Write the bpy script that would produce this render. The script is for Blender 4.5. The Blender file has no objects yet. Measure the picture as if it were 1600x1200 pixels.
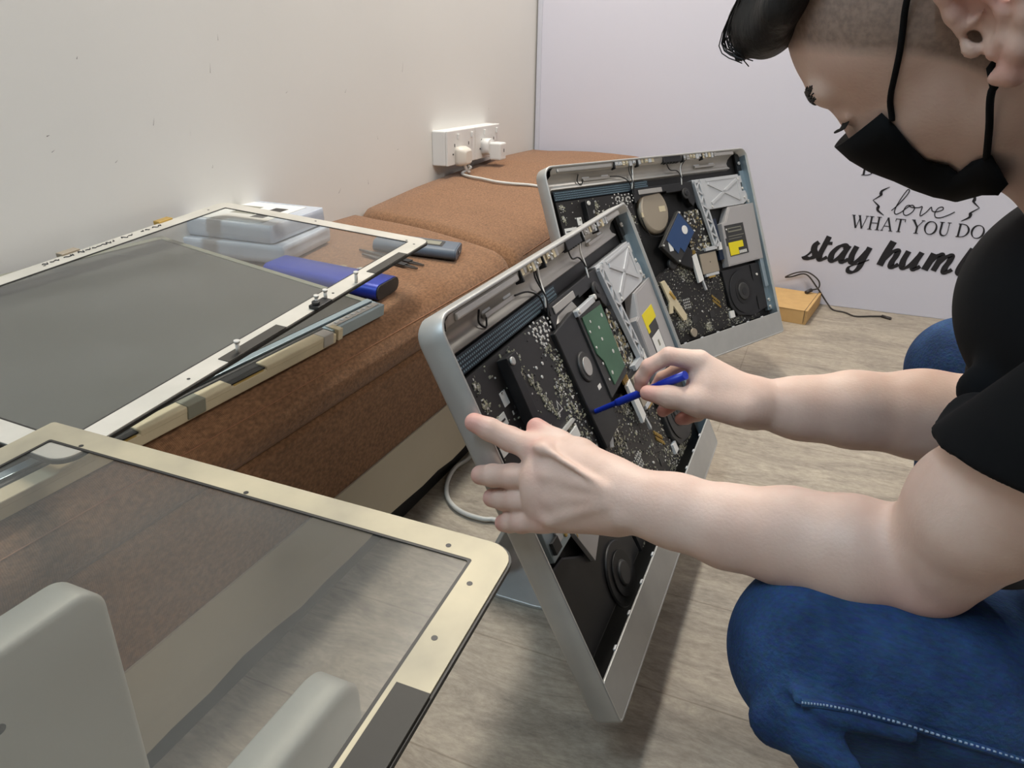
import bpy, bmesh, math, random
import numpy as np
from mathutils import Vector, Matrix
SC = bpy.context.scene
# ---------------------------------------------------------------- camera
FPX = 1130.0
CAM = Vector((0.976, 0.0, 0.70))
_p, _y, _r = math.radians(23.8), math.radians(22.8), math.radians(0.9)
_h = Vector((-math.sin(_y), math.cos(_y), 0)); _z = Vector((0, 0, 1))
FW = _h * math.cos(_p) - _z * math.sin(_p)
_rt = FW.cross(_z).normalized(); _up = _rt.cross(FW)
RT = _rt * math.cos(_r) + _up * math.sin(_r)
UP = _up * math.cos(_r) - _rt * math.sin(_r)
cd = bpy.data.cameras.new('camera'); cam = bpy.data.objects.new('camera', cd)
SC.collection.objects.link(cam); SC.camera = cam
cd.sensor_width = 36; cd.sensor_fit = 'HORIZONTAL'; cd.lens = 36 * FPX / 1600; cd.clip_start = 0.02
cam.matrix_world = Matrix(((RT.x, UP.x, -FW.x, CAM.x), (RT.y, UP.y, -FW.y, CAM.y), (RT.z, UP.z, -FW.z, CAM.z), (0, 0, 0, 1)))
# ---------------------------------------------------------------- light
SC.view_settings.view_transform = 'Standard'; SC.view_settings.look = 'None'
SC.view_settings.exposure = 0.0; SC.view_settings.gamma = 1.0
try: SC.view_settings.use_curve_mapping = False
except Exception: pass
w = bpy.data.worlds.new('world'); SC.world = w; w.use_nodes = True
w.node_tree.nodes['Background'].inputs[0].default_value = (0.95, 0.96, 1.0, 1)
w.node_tree.nodes['Background'].inputs[1].default_value = 0.30
def area(name, loc, target, sx, sy, power, col):
    l = bpy.data.lights.new(name, 'AREA'); l.shape = 'RECTANGLE'; l.size = sx; l.size_y = sy
    l.energy = power; l.color = col
    o = bpy.data.objects.new(name, l); SC.collection.objects.link(o); o.location = loc
    o.rotation_euler = (Vector(target) - Vector(loc)).to_track_quat('-Z', 'Y').to_euler()
    return o
area('ceiling_lamp_key', (0.32, 1.75, 2.60), (0.35, 1.6, 0.0), 0.09, 1.0, 45, (1.0, 0.93, 0.82))
area('ceiling_lamp_front', (0.36, -0.8, 2.60), (0.5, -0.3, 0.0), 0.10, 1.2, 33, (0.62, 0.83, 1.0))
area('fill_light_right', (2.5, 0.6, 2.30), (0.6, 1.0, 0.3), 0.6, 1.2, 26, (1.0, 0.96, 0.91))  # unseen fill light, added to brighten the bench front and left wall

# ---------------------------------------------------------------- helpers
COL = SC.collection
def pxd(px, py, d): return CAM + d * (RT * ((px - 800) / FPX) - UP * ((py - 600) / FPX) + FW)
def pxon(px, py, ax, val):
    r = RT * ((px - 800) / FPX) - UP * ((py - 600) / FPX) + FW
    return CAM + r * ((val - CAM[ax]) / r[ax])
def tag(o, label=None, cat=None, group=None, kind=None):
    if label: o['label'] = label
    if cat: o['category'] = cat
    if group: o['group'] = group
    if kind: o['kind'] = kind
    return o
def s2l(c):
    c = c / 255.0
    return c / 12.92 if c <= 0.04045 else ((c + 0.055) / 1.055) ** 2.4
def rgb(r, g, b): return (s2l(r), s2l(g), s2l(b), 1)
def mat(name, c, rough=0.6, metal=0.0, var=0.0, vscale=20, bump=0.0, bscale=200, spec=0.5, c2=None, stretch=None, coat=0.0, sss=0.0):
    m = bpy.data.materials.new(name); m.use_nodes = True
    nt = m.node_tree; b = nt.nodes['Principled BSDF']
    b.inputs['Base Color'].default_value = c; b.inputs['Roughness'].default_value = rough
    b.inputs['Metallic'].default_value = metal; b.inputs['Specular IOR Level'].default_value = spec
    if coat: b.inputs['Coat Weight'].default_value = coat; b.inputs['Coat Roughness'].default_value = 0.15
    if sss:
        b.inputs['Subsurface Weight'].default_value = sss; b.inputs['Subsurface Scale'].default_value = 0.004
        b.inputs['Subsurface Radius'].default_value = (1.0, 0.35, 0.2)
    tc = nt.nodes.new('ShaderNodeTexCoord'); src = tc.outputs['Object']
    if stretch:
        mp = nt.nodes.new('ShaderNodeMapping'); mp.inputs['Scale'].default_value = stretch
        nt.links.new(src, mp.inputs['Vector']); src = mp.outputs['Vector']
    if var or c2:
        n = nt.nodes.new('ShaderNodeTexNoise'); n.inputs['Scale'].default_value = vscale; n.inputs['Detail'].default_value = 5
        nt.links.new(src, n.inputs['Vector'])
        rp = nt.nodes.new('ShaderNodeValToRGB'); rp.color_ramp.elements[0].position = 0.32; rp.color_ramp.elements[1].position = 0.68
        if c2: a0, a1 = c, c2
        else:
            a0 = tuple(max(0, x * (1 - var)) for x in c[:3]) + (1,); a1 = tuple(min(1, x * (1 + var)) for x in c[:3]) + (1,)
        rp.color_ramp.elements[0].color = a0; rp.color_ramp.elements[1].color = a1
        nt.links.new(n.outputs['Fac'], rp.inputs['Fac']); nt.links.new(rp.outputs['Color'], b.inputs['Base Color'])
    if bump:
        n2 = nt.nodes.new('ShaderNodeTexNoise'); n2.inputs['Scale'].default_value = bscale; n2.inputs['Detail'].default_value = 3
        nt.links.new(src, n2.inputs['Vector'])
        bp = nt.nodes.new('ShaderNodeBump'); bp.inputs['Strength'].default_value = bump; bp.inputs['Distance'].default_value = 0.002
        nt.links.new(n2.outputs['Fac'], bp.inputs['Height']); nt.links.new(bp.outputs['Normal'], b.inputs['Normal'])
    return m
def glassmat(name, tint, gl=0.06, haze=0.0, hazecol=(0.6, 0.6, 0.6, 1)):
    m = bpy.data.materials.new(name); m.use_nodes = True; nt = m.node_tree; nt.nodes.clear()
    out = nt.nodes.new('ShaderNodeOutputMaterial'); tr = nt.nodes.new('ShaderNodeBsdfTransparent'); tr.inputs[0].default_value = tint
    g = nt.nodes.new('ShaderNodeBsdfGlossy'); g.inputs['Roughness'].default_value = 0.0
    fr = nt.nodes.new('ShaderNodeFresnel'); fr.inputs[0].default_value = 1.5
    df = nt.nodes.new('ShaderNodeBsdfDiffuse'); df.inputs[0].default_value = hazecol
    m0 = nt.nodes.new('ShaderNodeMixShader'); n = nt.nodes.new('ShaderNodeTexNoise'); n.inputs['Scale'].default_value = 7; n.inputs['Detail'].default_value = 6
    tc = nt.nodes.new('ShaderNodeTexCoord'); nt.links.new(tc.outputs['Object'], n.inputs['Vector'])
    mm = nt.nodes.new('ShaderNodeMath'); mm.operation = 'MULTIPLY'; mm.inputs[1].default_value = haze * 2
    nt.links.new(n.outputs['Fac'], mm.inputs[0]); nt.links.new(mm.outputs[0], m0.inputs[0])
    nt.links.new(tr.outputs[0], m0.inputs[1]); nt.links.new(df.outputs[0], m0.inputs[2])
    m1 = nt.nodes.new('ShaderNodeMixShader'); ge = nt.nodes.new('ShaderNodeNewGeometry'); iv = nt.nodes.new('ShaderNodeMath'); iv.operation = 'SUBTRACT'; iv.inputs[0].default_value = 1.0; nt.links.new(ge.outputs['Backfacing'], iv.inputs[1]); m9 = nt.nodes.new('ShaderNodeMath'); m9.operation = 'MULTIPLY'; nt.links.new(iv.outputs[0], m9.inputs[0]); nt.links.new(fr.outputs[0], m9.inputs[1]); nt.links.new(m9.outputs[0], m1.inputs[0])
    nt.links.new(m0.outputs[0], m1.inputs[1]); nt.links.new(g.outputs[0], m1.inputs[2]); nt.links.new(m1.outputs[0], out.inputs[0])
    return m
M = {}
M['alu'] = mat('aluminium', rgb(188, 187, 183), 0.45, 0.5, var=0.04, vscale=30)
M['alu_in'] = mat('bare_metal_blue', rgb(168, 184, 192), 0.35, 0.7)
M['silver'] = mat('silver_foil', rgb(186, 182, 176), 0.42, 0.6, bump=0.15, bscale=60)
M['white_metal'] = mat('pale_bracket_metal', rgb(196, 197, 198), 0.45, 0.25)
M['black'] = mat('black_plastic', rgb(26, 26, 27), 0.45)
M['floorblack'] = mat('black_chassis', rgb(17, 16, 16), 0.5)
M['dark'] = mat('dark_plastic', rgb(48, 47, 46), 0.5)
M['pcb'] = mat('black_circuit_board', rgb(36, 33, 32), 0.45)
M['green'] = mat('green_circuit_board', rgb(62, 98, 74), 0.45, var=0.1)
M['blue'] = mat('blue_drive_lid', rgb(38, 66, 108), 0.45)
M['yellow'] = mat('yellow_label', rgb(225, 205, 20), 0.6)
M['white'] = mat('white_plastic', rgb(228, 226, 222), 0.4)
M['paper'] = mat('white_label', rgb(222, 220, 215), 0.7)
M['solder'] = mat('solder', rgb(215, 212, 205), 0.35, 0.3)
M['chipg'] = mat('small_component_grey', rgb(134, 132, 116), 0.5)
M['chipt'] = mat('small_component_tan', rgb(150, 135, 98), 0.5)
M['cream_comp'] = mat('cream_component', rgb(176, 172, 146), 0.5)
M['gold'] = mat('gold_contact', rgb(200, 165, 90), 0.35, 0.6)
M['tan'] = mat('tan_tape', rgb(205, 190, 158), 0.6, var=0.05, vscale=40)
M['beige'] = mat('beige_metal', rgb(165, 152, 134), 0.45, 0.3)
M['bronze'] = mat('pale_cable_grey', rgb(200, 198, 192), 0.5)
M['drive'] = mat('drive_steel', rgb(178, 174, 172), 0.42, 0.35)

class MB:
    def __init__(self): self.v = []; self.f = []; self.m = []; self.mats = []; self.sm = []
    def mi(self, m):
        if m not in self.mats: self.mats.append(m)
        return self.mats.index(m)
    def add(self, vs, fs, m, smooth=False):
        o = len(self.v); self.v += [tuple(p) for p in vs]; k = self.mi(m)
        for f in fs: self.f.append([i + o for i in f]); self.m.append(k); self.sm.append(smooth)
        return self
    def box(self, x0, x1, y0, y1, z0, z1, m, X=None):
        vs = [Vector((x, y, z)) for z in (z0, z1) for y in (y0, y1) for x in (x0, x1)]
        if X is not None: vs = [X @ v for v in vs]
        return self.add(vs, [(0, 2, 3, 1), (4, 5, 7, 6), (0, 1, 5, 4), (2, 6, 7, 3), (0, 4, 6, 2), (1, 3, 7, 5)], m)
    def loft(self, loops, m, cap0=True, cap1=True, closed=True, smooth=True):
        n = len(loops[0]); vs = [p for l in loops for p in l]; fs = []
        for i in range(len(loops) - 1):
            for j in range(n if closed else n - 1):
                k = (j + 1) % n; fs.append((i * n + j, i * n + k, (i + 1) * n + k, (i + 1) * n + j))
        self.add(vs, fs, m, smooth)
        if cap0: self.add(loops[0], [tuple(range(n))[::-1]], m)
        if cap1: self.add(loops[-1], [tuple(range(n))], m)
        return self
    def prism(self, poly, z0, z1, m, X=None, smooth=False):
        a = [Vector((p[0], p[1], z0)) for p in poly]; b = [Vector((p[0], p[1], z1)) for p in poly]
        if X is not None: a = [X @ v for v in a]; b = [X @ v for v in b]
        return self.loft([a, b], m, smooth=smooth)
    def cyl(self, c, r, z0, z1, m, n=20, X=None, r2=None):
        r2 = r if r2 is None else r2
        a = [Vector((c[0] + r * math.cos(t * 2 * math.pi / n), c[1] + r * math.sin(t * 2 * math.pi / n), z0)) for t in range(n)]
        b = [Vector((c[0] + r2 * math.cos(t * 2 * math.pi / n), c[1] + r2 * math.sin(t * 2 * math.pi / n), z1)) for t in range(n)]
        if X is not None: a = [X @ v for v in a]; b = [X @ v for v in b]
        return self.loft([a, b], m)
    def tube(self, pts, r, m, n=8, sub=1, rs=None):
        P = [Vector(p) for p in pts]
        if sub > 1:
            Q = []; R = []
            for i in range(len(P) - 1):
                p0 = P[max(i - 1, 0)]; p1 = P[i]; p2 = P[i + 1]; p3 = P[min(i + 2, len(P) - 1)]
                for s in range(sub):
                    t = s / sub
                    Q.append(0.5 * ((2 * p1) + (p2 - p0) * t + (2 * p0 - 5 * p1 + 4 * p2 - p3) * t * t + (3 * p1 - p0 - 3 * p2 + p3) * t ** 3))
                    if rs: R.append(rs[i] * (1 - t) + rs[i + 1] * t)
            Q.append(P[-1]); P = Q
            if rs: R.append(rs[-1]); rs = R
        loops = []; up = Vector((0.13, 0.21, 0.97))
        for i, p in enumerate(P):
            t = (P[min(i + 1, len(P) - 1)] - P[max(i - 1, 0)]).normalized()
            s = t.cross(up)
            if s.length < 1e-4: s = t.cross(Vector((1, 0, 0)))
            s.normalize(); u = s.cross(t); up = u; rr = rs[i] if rs else r
            loops.append([p + (s * math.cos(a * 2 * math.pi / n) + u * math.sin(a * 2 * math.pi / n)) * rr for a in range(n)])
        return self.loft(loops, m)
    def build(self, name, parent=None, X=None, bevel=0, seg=2, recalc=True):
        me = bpy.data.meshes.new(name); me.from_pydata(self.v, [], self.f)
        for m in self.mats: me.materials.append(m)
        me.polygons.foreach_set('material_index', self.m); me.polygons.foreach_set('use_smooth', self.sm)
        if recalc:
            bm = bmesh.new(); bm.from_mesh(me); bmesh.ops.remove_doubles(bm, verts=bm.verts, dist=1e-6)
            bmesh.ops.recalc_face_normals(bm, faces=bm.faces); bm.to_mesh(me); bm.free()
        o = bpy.data.objects.new(name, me); COL.objects.link(o)
        if parent: o.parent = parent
        if X is not None: o.matrix_local = X
        if bevel:
            b = o.modifiers.new('bevel', 'BEVEL'); b.width = bevel; b.segments = seg; b.limit_method = 'ANGLE'; b.angle_limit = math.radians(40)
            b.harden_normals = False
        return o
def empty(name, X, label, cat, group=None):
    o = bpy.data.objects.new(name, None); COL.objects.link(o); o.matrix_world = X; o.empty_display_size = 0.05
    return tag(o, label, cat, group)
def rr(w, h, r, n=6, x0=0, y0=0, z=0, inset=0, r00=None, rb=None):
    pts = []; R0 = r; r = max(r - inset, 0.0015); x1 = x0 + w - inset; y1 = y0 + h - inset; x0 += inset; y0 += inset
    for cx, cy, a0 in ((x1 - r, y1 - r, 0), (x0 + r, y1 - r, 90), (x0 + r, y0 + r, 180), (x1 - r, y0 + r, 270)):
        q = r
        if a0 == 180 and r00 is not None: q = r00; cx = x0 + q; cy = y0 + q
        if rb is not None and a0 >= 180: q = max(rb - inset, .0012); cy = y0 + q; cx = x0 + q if a0 == 180 else x1 - q
        for i in range(n + 1):
            a = math.radians(a0 + 90 * i / n); pts.append(Vector((cx + q * math.cos(a), cy + q * math.sin(a), z)))
    return pts
def frame(ax, ay, az, o):
    return Matrix(((ax[0], ay[0], az[0], o[0]), (ax[1], ay[1], az[1], o[1]), (ax[2], ay[2], az[2], o[2]), (0, 0, 0, 1)))
def ortho(ax, ay, o):
    ax = Vector(ax).normalized(); az = ax.cross(Vector(ay)).normalized(); ay = az.cross(ax)
    return frame(ax, ay, az, o)

# ---------------------------------------------------------------- room
def floor_mat():
    m = bpy.data.materials.new('worn_wood_laminate'); m.use_nodes = True; nt = m.node_tree; b = nt.nodes['Principled BSDF']
    L = nt.links; N = nt.nodes
    tc = N.new('ShaderNodeTexCoord'); mp = N.new('ShaderNodeMapping'); mp.inputs['Scale'].default_value = (2.0, 6.5, 1)
    mp.inputs['Rotation'].default_value = (0, 0, math.radians(-3))
    L.new(tc.outputs['Object'], mp.inputs['Vector'])
    n = N.new('ShaderNodeTexNoise'); n.inputs['Scale'].default_value = 2.2; n.inputs['Detail'].default_value = 9; n.inputs['Roughness'].default_value = 0.8; n.inputs['Distortion'].default_value = 1.3
    L.new(mp.outputs[0], n.inputs['Vector'])
    rp = N.new('ShaderNodeValToRGB'); cr = rp.color_ramp
    cr.elements[0].position = 0.28; cr.elements[0].color = rgb(126, 117, 107); cr.elements[1].position = 0.75; cr.elements[1].color = rgb(200, 188, 169)
    e = cr.elements.new(0.48); e.color = rgb(166, 155, 140)
    L.new(n.outputs['Fac'], rp.inputs[0])
    # fine dark specks
    n2 = N.new('ShaderNodeTexNoise'); n2.inputs['Scale'].default_value = 55; n2.inputs['Detail'].default_value = 8; n2.inputs['Roughness'].default_value = 0.75
    mp2 = N.new('ShaderNodeMapping'); mp2.inputs['Scale'].default_value = (1, 2.2, 1); L.new(tc.outputs['Object'], mp2.inputs['Vector']); L.new(mp2.outputs[0], n2.inputs['Vector'])
    r2 = N.new('ShaderNodeValToRGB'); r2.color_ramp.elements[0].position = 0.40; r2.color_ramp.elements[0].color = (0.72, 0.71, 0.70, 1); r2.color_ramp.elements[1].position = 0.60; r2.color_ramp.elements[1].color = (1, 1, 1, 1)
    L.new(n2.outputs['Fac'], r2.inputs[0])
    mx = N.new('ShaderNodeMix'); mx.data_type = 'RGBA'; mx.blend_type = 'MULTIPLY'; mx.inputs[0].default_value = 0.8
    L.new(rp.outputs[0], mx.inputs[6]); L.new(r2.outputs[0], mx.inputs[7])
    # plank joints along x every 0.18 m
    br = N.new('ShaderNodeTexBrick'); br.inputs['Scale'].default_value = 1.0; br.inputs['Brick Width'].default_value = 1.9; br.inputs['Row Height'].default_value = 0.185
    br.inputs['Mortar Size'].default_value = 0.0012; br.inputs['Color1'].default_value = (1, 1, 1, 1); br.inputs['Color2'].default_value = (0.95, 0.95, 0.95, 1); br.inputs['Mortar'].default_value = (0.72, 0.7, 0.68, 1)
    mp3 = N.new('ShaderNodeMapping'); mp3.inputs['Location'].default_value = (0.1, 0.06, 0); L.new(tc.outputs['Object'], mp3.inputs['Vector']); L.new(mp3.outputs[0], br.inputs['Vector'])
    m2 = N.new('ShaderNodeMix'); m2.data_type = 'RGBA'; m2.blend_type = 'MULTIPLY'; m2.inputs[0].default_value = 1
    L.new(mx.outputs[2], m2.inputs[6]); L.new(br.outputs['Color'], m2.inputs[7]); L.new(m2.outputs[2], b.inputs['Base Color'])
    b.inputs['Roughness'].default_value = 0.48; b.inputs['Specular IOR Level'].default_value = 0.35
    return m
def wall_mat():
    m = mat('painted_plaster', rgb(228, 226, 221), 0.75, var=0.012, vscale=2.5, bump=0.10, bscale=45)
    nt = m.node_tree; N = nt.nodes; L = nt.links; b = N['Principled BSDF']
    src = b.inputs['Base Color'].links[0].from_socket
    n = N.new('ShaderNodeTexNoise'); n.inputs['Scale'].default_value = 34; n.inputs['Detail'].default_value = 2
    tc = N.new('ShaderNodeTexCoord'); mp = N.new('ShaderNodeMapping'); mp.inputs['Scale'].default_value = (1, 1, 0.35); mp.inputs['Rotation'].default_value = (0.25, 0, 0)
    L.new(tc.outputs['Object'], mp.inputs[0]); L.new(mp.outputs[0], n.inputs['Vector'])
    r = N.new('ShaderNodeValToRGB'); r.color_ramp.elements[0].position = 0.215; r.color_ramp.elements[0].color = (0.45, 0.43, 0.42, 1); r.color_ramp.elements[1].position = 0.245; r.color_ramp.elements[1].color = (1, 1, 1, 1)
    L.new(n.outputs['Fac'], r.inputs[0])
    mx = N.new('ShaderNodeMix'); mx.data_type = 'RGBA'; mx.blend_type = 'MULTIPLY'; mx.inputs[0].default_value = 0.8
    L.new(src, mx.inputs[6]); L.new(r.outputs[0], mx.inputs[7]); L.new(mx.outputs[2], b.inputs['Base Color'])
    return m
M['wall'] = wall_mat()
tag(MB().box(-0.12, 3.5, -2.7, 2.62, -0.06, 0, floor_mat()).build('floor'), kind='structure')
wl_ = MB().box(-0.12, 0.0, -2.7, 2.62, 0, 2.7, M['wall']); scuff = mat('scuff', rgb(120, 114, 110), .9); rw = random.Random(11)
for px, py, l, a in ((328, 106, .016, 1.4), (340, 58, .010, 1.5), (182, 252, .006, .6), (332, 260, .006, 1.2), (629, 105, .022, 1.35), (540, 142, .010, .9), (531, 298, .014, .7), (75, 212, .005, .2), (575, 284, .012, 1.7), (448, 144, .006, .4), (622, 233, .010, .3), (120, 90, .004, 1), (240, 190, .012, 1.2), (83, 236, .006, .5), (590, 215, .008, 1.8)):
    q = pxon(px, py, 0, 0); c, s_ = math.cos(a), math.sin(a); w2 = .0006 if l > .005 else .0010
    wl_.add([(.0003, q.y + c * l * t + s_ * w2 * u, q.z + s_ * l * t - c * w2 * u) for t, u in ((-.5, -.4), (.5, -.1), (.5, .1), (-.5, 1))], [(0, 1, 2, 3)], scuff)
tag(wl_.build('wall_left', recalc=False), kind='structure')
RW = mat('room_paint', rgb(150, 150, 150), 0.8)
tag(MB().box(3.4, 3.5, -2.6, 2.62, 0, 2.7, RW).build('wall_right'), kind='structure')
tag(MB().box(-0.12, 3.5, -2.7, -2.6, 0, 2.7, RW).build('wall_front'), kind='structure')
tag(MB().box(-0.12, 3.5, -2.7, 2.62, 2.7, 2.8, RW).build('ceiling'), kind='structure')
tag(MB().box(0.0, 3.5, 2.56, 2.68, 0, 2.7, mat('grey_wall_paint', rgb(170, 170, 176), 0.8)).build('wall_back'), kind='structure')

# board with lettering
M['board'] = mat('lilac_white_board', rgb(206, 204, 215), 0.6)
M['ink'] = mat('black_lettering', rgb(26, 24, 30), 0.55)
BY = 2.48
board = empty('display_board', Matrix.Translation((1.9, BY, 0.0)), 'tall pale lilac white board with black motivational lettering, standing behind the bench', 'board')
TB = Matrix.Translation((-1.9, -BY, 0))
mb = MB(); mb.box(0.014, 3.35, BY, BY + 0.022, 0.0, 2.4, M['board']); mb.build('panel', board, TB, bevel=0.002)
mb = MB(); mb.box(0.006, 0.022, BY - 0.003, BY + 0.028, 0.0, 2.4, mat('board_edge', rgb(196, 196, 206), 0.45)); mb.build('edge_trim', board, TB, bevel=0.001)

def smooth_line(pts, sub=8):
    P = [Vector((p[0], p[1])) for p in pts]; Q = []
    for i in range(len(P) - 1):
        p0 = P[max(i - 1, 0)]; p1 = P[i]; p2 = P[i + 1]; p3 = P[min(i + 2, len(P) - 1)]
        for s in range(sub):
            t = s / sub
            Q.append(0.5 * ((2 * p1) + (p2 - p0) * t + (2 * p0 - 5 * p1 + 4 * p2 - p3) * t * t + (3 * p1 - p0 - 3 * p2 + p3) * t ** 3))
    Q.append(P[-1]); return Q
LAYER = [0]
def ribbon(mb, pts, wd, z=0.0012, curve=True, nib=None):
    """stroke: pts in board metres (x,z); wd width or list; nib=(angle,ratio) broad pen"""
    Q = smooth_line(pts) if curve else [Vector(p) for p in pts]
    n = len(Q); ws = [wd] * n if not isinstance(wd, (list, tuple)) else [wd[min(int(i / (n - 1) * (len(wd) - 1)), len(wd) - 2)] * (1 - (i / (n - 1) * (len(wd) - 1)) % 1 if i < n - 1 else 0) + wd[min(int(i / (n - 1) * (len(wd) - 1)) + 1, len(wd) - 1)] * ((i / (n - 1) * (len(wd) - 1)) % 1 if i < n - 1 else 1) for i in range(n)]
    LAYER[0] += 1; zz = z + 0.00001 * (LAYER[0] % 40); l = []; r = []
    for i, p in enumerate(Q):
        t = (Q[min(i + 1, n - 1)] - Q[max(i - 1, 0)])
        if t.length < 1e-9: t = Vector((1, 0))
        t.normalize(); nn = Vector((-t.y, t.x)); wv = ws[i]
        if nib:
            a = math.atan2(t.y, t.x); k = abs(math.sin(a - nib[0])); wv = wv * (nib[1] + (1 - nib[1]) * k)
        l.append(p + nn * wv / 2); r.append(p - nn * wv / 2)
    vs = []
    for a, b in zip(l, r):
        vs += [(a.x, BY - zz, a.y), (b.x, BY - zz, b.y), (a.x, BY - 0.00005, a.y), (b.x, BY - 0.00005, b.y)]
    fs = []
    for i in range(n - 1):
        o = 4 * i; fs += [(o, o + 1, o + 5, o + 4), (o, o + 4, o + 6, o + 2), (o + 1, o + 3, o + 7, o + 5)]
    fs += [(0, 2, 3, 1), (4 * n - 4, 4 * n - 3, 4 * n - 1, 4 * n - 2)]
    mb.add(vs, fs, M['ink'])
def roman(mb, txt, x, z, h, sp=0.12):
    T = 0.13 * h; t = 0.045 * h
    def S(p, wd): ribbon(mb, [(x + a * h, z + b * h) for a, b in p], wd, curve=False)
    def Cc(p, wd): ribbon(mb, [(x + a * h, z + b * h) for a, b in p], wd)
    def serif(a, b, l=0.16): S([(a - l, b), (a + l, b)], t * 0.9)
    for ch in txt:
        wch = 0.7
        if ch == 'W':
            S([(0.06, 1), (0.36, 0)], T); S([(0.36, 0), (0.58, 0.95)], t); S([(0.5, 1), (0.80, 0)], T); S([(0.80, 0), (1.05, 1)], t)
            serif(0.06, 1, .13); serif(0.5, 1, .1); serif(1.05, 1, .12); wch = 1.15
        elif ch == 'H':
            S([(0.14, 0), (0.14, 1)], T); S([(0.68, 0), (0.68, 1)], T); S([(0.14, 0.52), (0.68, 0.52)], t)
            for a in (.14, .68):
                serif(a, 0); serif(a, 1)
            wch = 0.86
        elif ch == 'A':
            S([(0.06, 0), (0.36, 1)], t); S([(0.36, 1.02), (0.70, 0)], T); S([(0.17, 0.35), (0.56, 0.35)], t); serif(0.06, 0, .1); serif(0.70, 0, .14); wch = 0.8
        elif ch == 'T':
            S([(0.36, 0), (0.36, 1)], T); S([(0.02, 0.975), (0.70, 0.975)], t); serif(0.36, 0); S([(0.03, 0.98), (0.03, 0.78)], t); S([(0.69, 0.98), (0.69, 0.78)], t); wch = 0.76
        elif ch == 'Y':
            S([(0.06, 1), (0.38, 0.48)], T); S([(0.72, 1), (0.38, 0.48)], t); S([(0.38, 0.5), (0.38, 0)], T); serif(0.06, 1, .12); serif(0.72, 1, .12); serif(0.38, 0); wch = 0.78
        elif ch == 'O':
            p = [(0.44 + 0.39 * math.cos(a), 0.5 + 0.49 * math.sin(a)) for a in [math.radians(90 + k * 30) for k in range(13)]]
            Cc(p, [t, T * .75, T * 1.05, T * 1.05, T * .75, t, t, T * .75, T * 1.05, T * 1.05, T * .75, t, t][:13]); wch = 0.9
        elif ch == 'U':
            Cc([(0.14, 1), (0.14, 0.6), (0.15, 0.25), (0.26, 0.05), (0.44, 0.0), (0.58, 0.08), (0.64, 0.3), (0.64, 0.7), (0.64, 1)], [T, T, T, T * .8, t, t, t, t]); serif(.14, 1); serif(.64, 1, .13); wch = 0.8
        elif ch == 'D':
            S([(0.14, 0), (0.14, 1)], T); Cc([(0.0, 0.98), (0.3, 0.98), (0.56, 0.9), (0.74, 0.65), (0.74, 0.35), (0.56, 0.1), (0.3, 0.02), (0.0, 0.02)], [t, t, t * 1.4, T, T, t * 1.4, t, t]); wch = 0.84
        elif ch == ' ': wch = 0.26
        x += (wch + sp) * h
    return x
lettering = MB()
def bx(px, py): q = pxon(px, py, 1, BY); return (q.x, q.z)
roman(lettering, 'DO', 1.063, 0.412, 0.043)
roman(lettering, 'WHAT YOU DO', 1.063, 0.2545, 0.0385, sp=0.095)
def brace(cx, z0, z1, s):
    zm = (z0 + z1) / 2; w = 0.020 * s
    ribbon(lettering, [(cx + w, z1), (cx + w * .1, z1 - .012), (cx, (zm + z1) / 2), (cx + w * .05, zm + .016), (cx - w * .9, zm)], [.001, .006, .009, .005, .001])
    ribbon(lettering, [(cx + w, z0), (cx + w * .1, z0 + .012), (cx, (zm + z0) / 2), (cx + w * .05, zm - .016), (cx - w * .9, zm)], [.001, .006, .009, .005, .001])
brace(1.127, 0.300, 0.383, 1); brace(1.372, 0.300, 0.383, -1)
def sc(pts, ox, oz, s, wd, **k): ribbon(lettering, [(ox + a * s, oz + b * s) for a, b in pts], wd, **k)
# love, thin pen script
lw = 0.0026
sc([(0, .25), (.35, .7), (.75, 1.35), (.9, 1.75), (.78, 1.85), (.55, 1.4), (.3, .7), (.22, .2), (.35, .02), (.62, .15), (.95, .5), (1.15, .72), (.95, .68), (.82, .35), (.88, .05), (1.1, .0), (1.4, .25), (1.5, .55), (1.35, .75), (1.15, .7), (1.3, .6), (1.75, .62), (1.98, .7), (1.95, .3), (2.0, .03), (2.3, .3), (2.55, .7), (2.62, .62), (2.7, .45), (3.0, .42), (3.35, .6), (3.3, .78), (3.05, .7), (2.9, .35), (3.0, .03), (3.35, .02), (3.8, .25), (4.15, .5)], 1.165, 0.305, 0.040, lw)
# stay humble, bold slanted brush script
def hb(pts, ox, wd, nib=(0.5, 0.42)): ribbon(lettering, [(ox + a * 0.048 + b * 0.048 * 0.22, 0.147 + b * 0.048) for a, b in pts], wd, nib=nib)
B = 0.0195
hb([(-.15, .12), (-.05, .0), (.2, -.02), (.42, .12), (.42, .35), (.25, .6), (.22, .9), (.36, 1.12)], 0.952, B, (0.3, .45))
hb([(-.2, .0), (.1, .35), (.35, 1.1)], 0.952, B * .5)
hb([(.55, 1.55), (.5, .9), (.46, .3), (.55, .02), (.75, .02), (.95, .2)], 0.965, B)
hb([(.3, 1.08), (.85, 1.12)], 0.968, B * .5, None)
hb([(.75, .85), (.55, 1.05), (.25, .95), (.02, .5), (.08, .08), (.3, .0), (.55, .3), (.72, .75)], 1.020, B)
hb([(.80, 1.08), (.70, .5), (.72, .08), (.9, .0), (1.1, .2)], 1.020, B)
hb([(.05, 1.08), (.0, .5), (.1, .08), (.32, .02), (.55, .3), (.75, .8)], 1.078, B)
hb([(.82, 1.08), (.76, .4), (.72, -.3), (.5, -.62), (.2, -.6), (.12, -.35), (.35, -.15), (.75, .05), (1.1, .3)], 1.078, [B, B, B, B * .8, B * .6, B * .5, B * .4, B * .3])
hb([(.15, 1.6), (.05, .8), (.0, .0)], 1.166, B, None)
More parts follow.
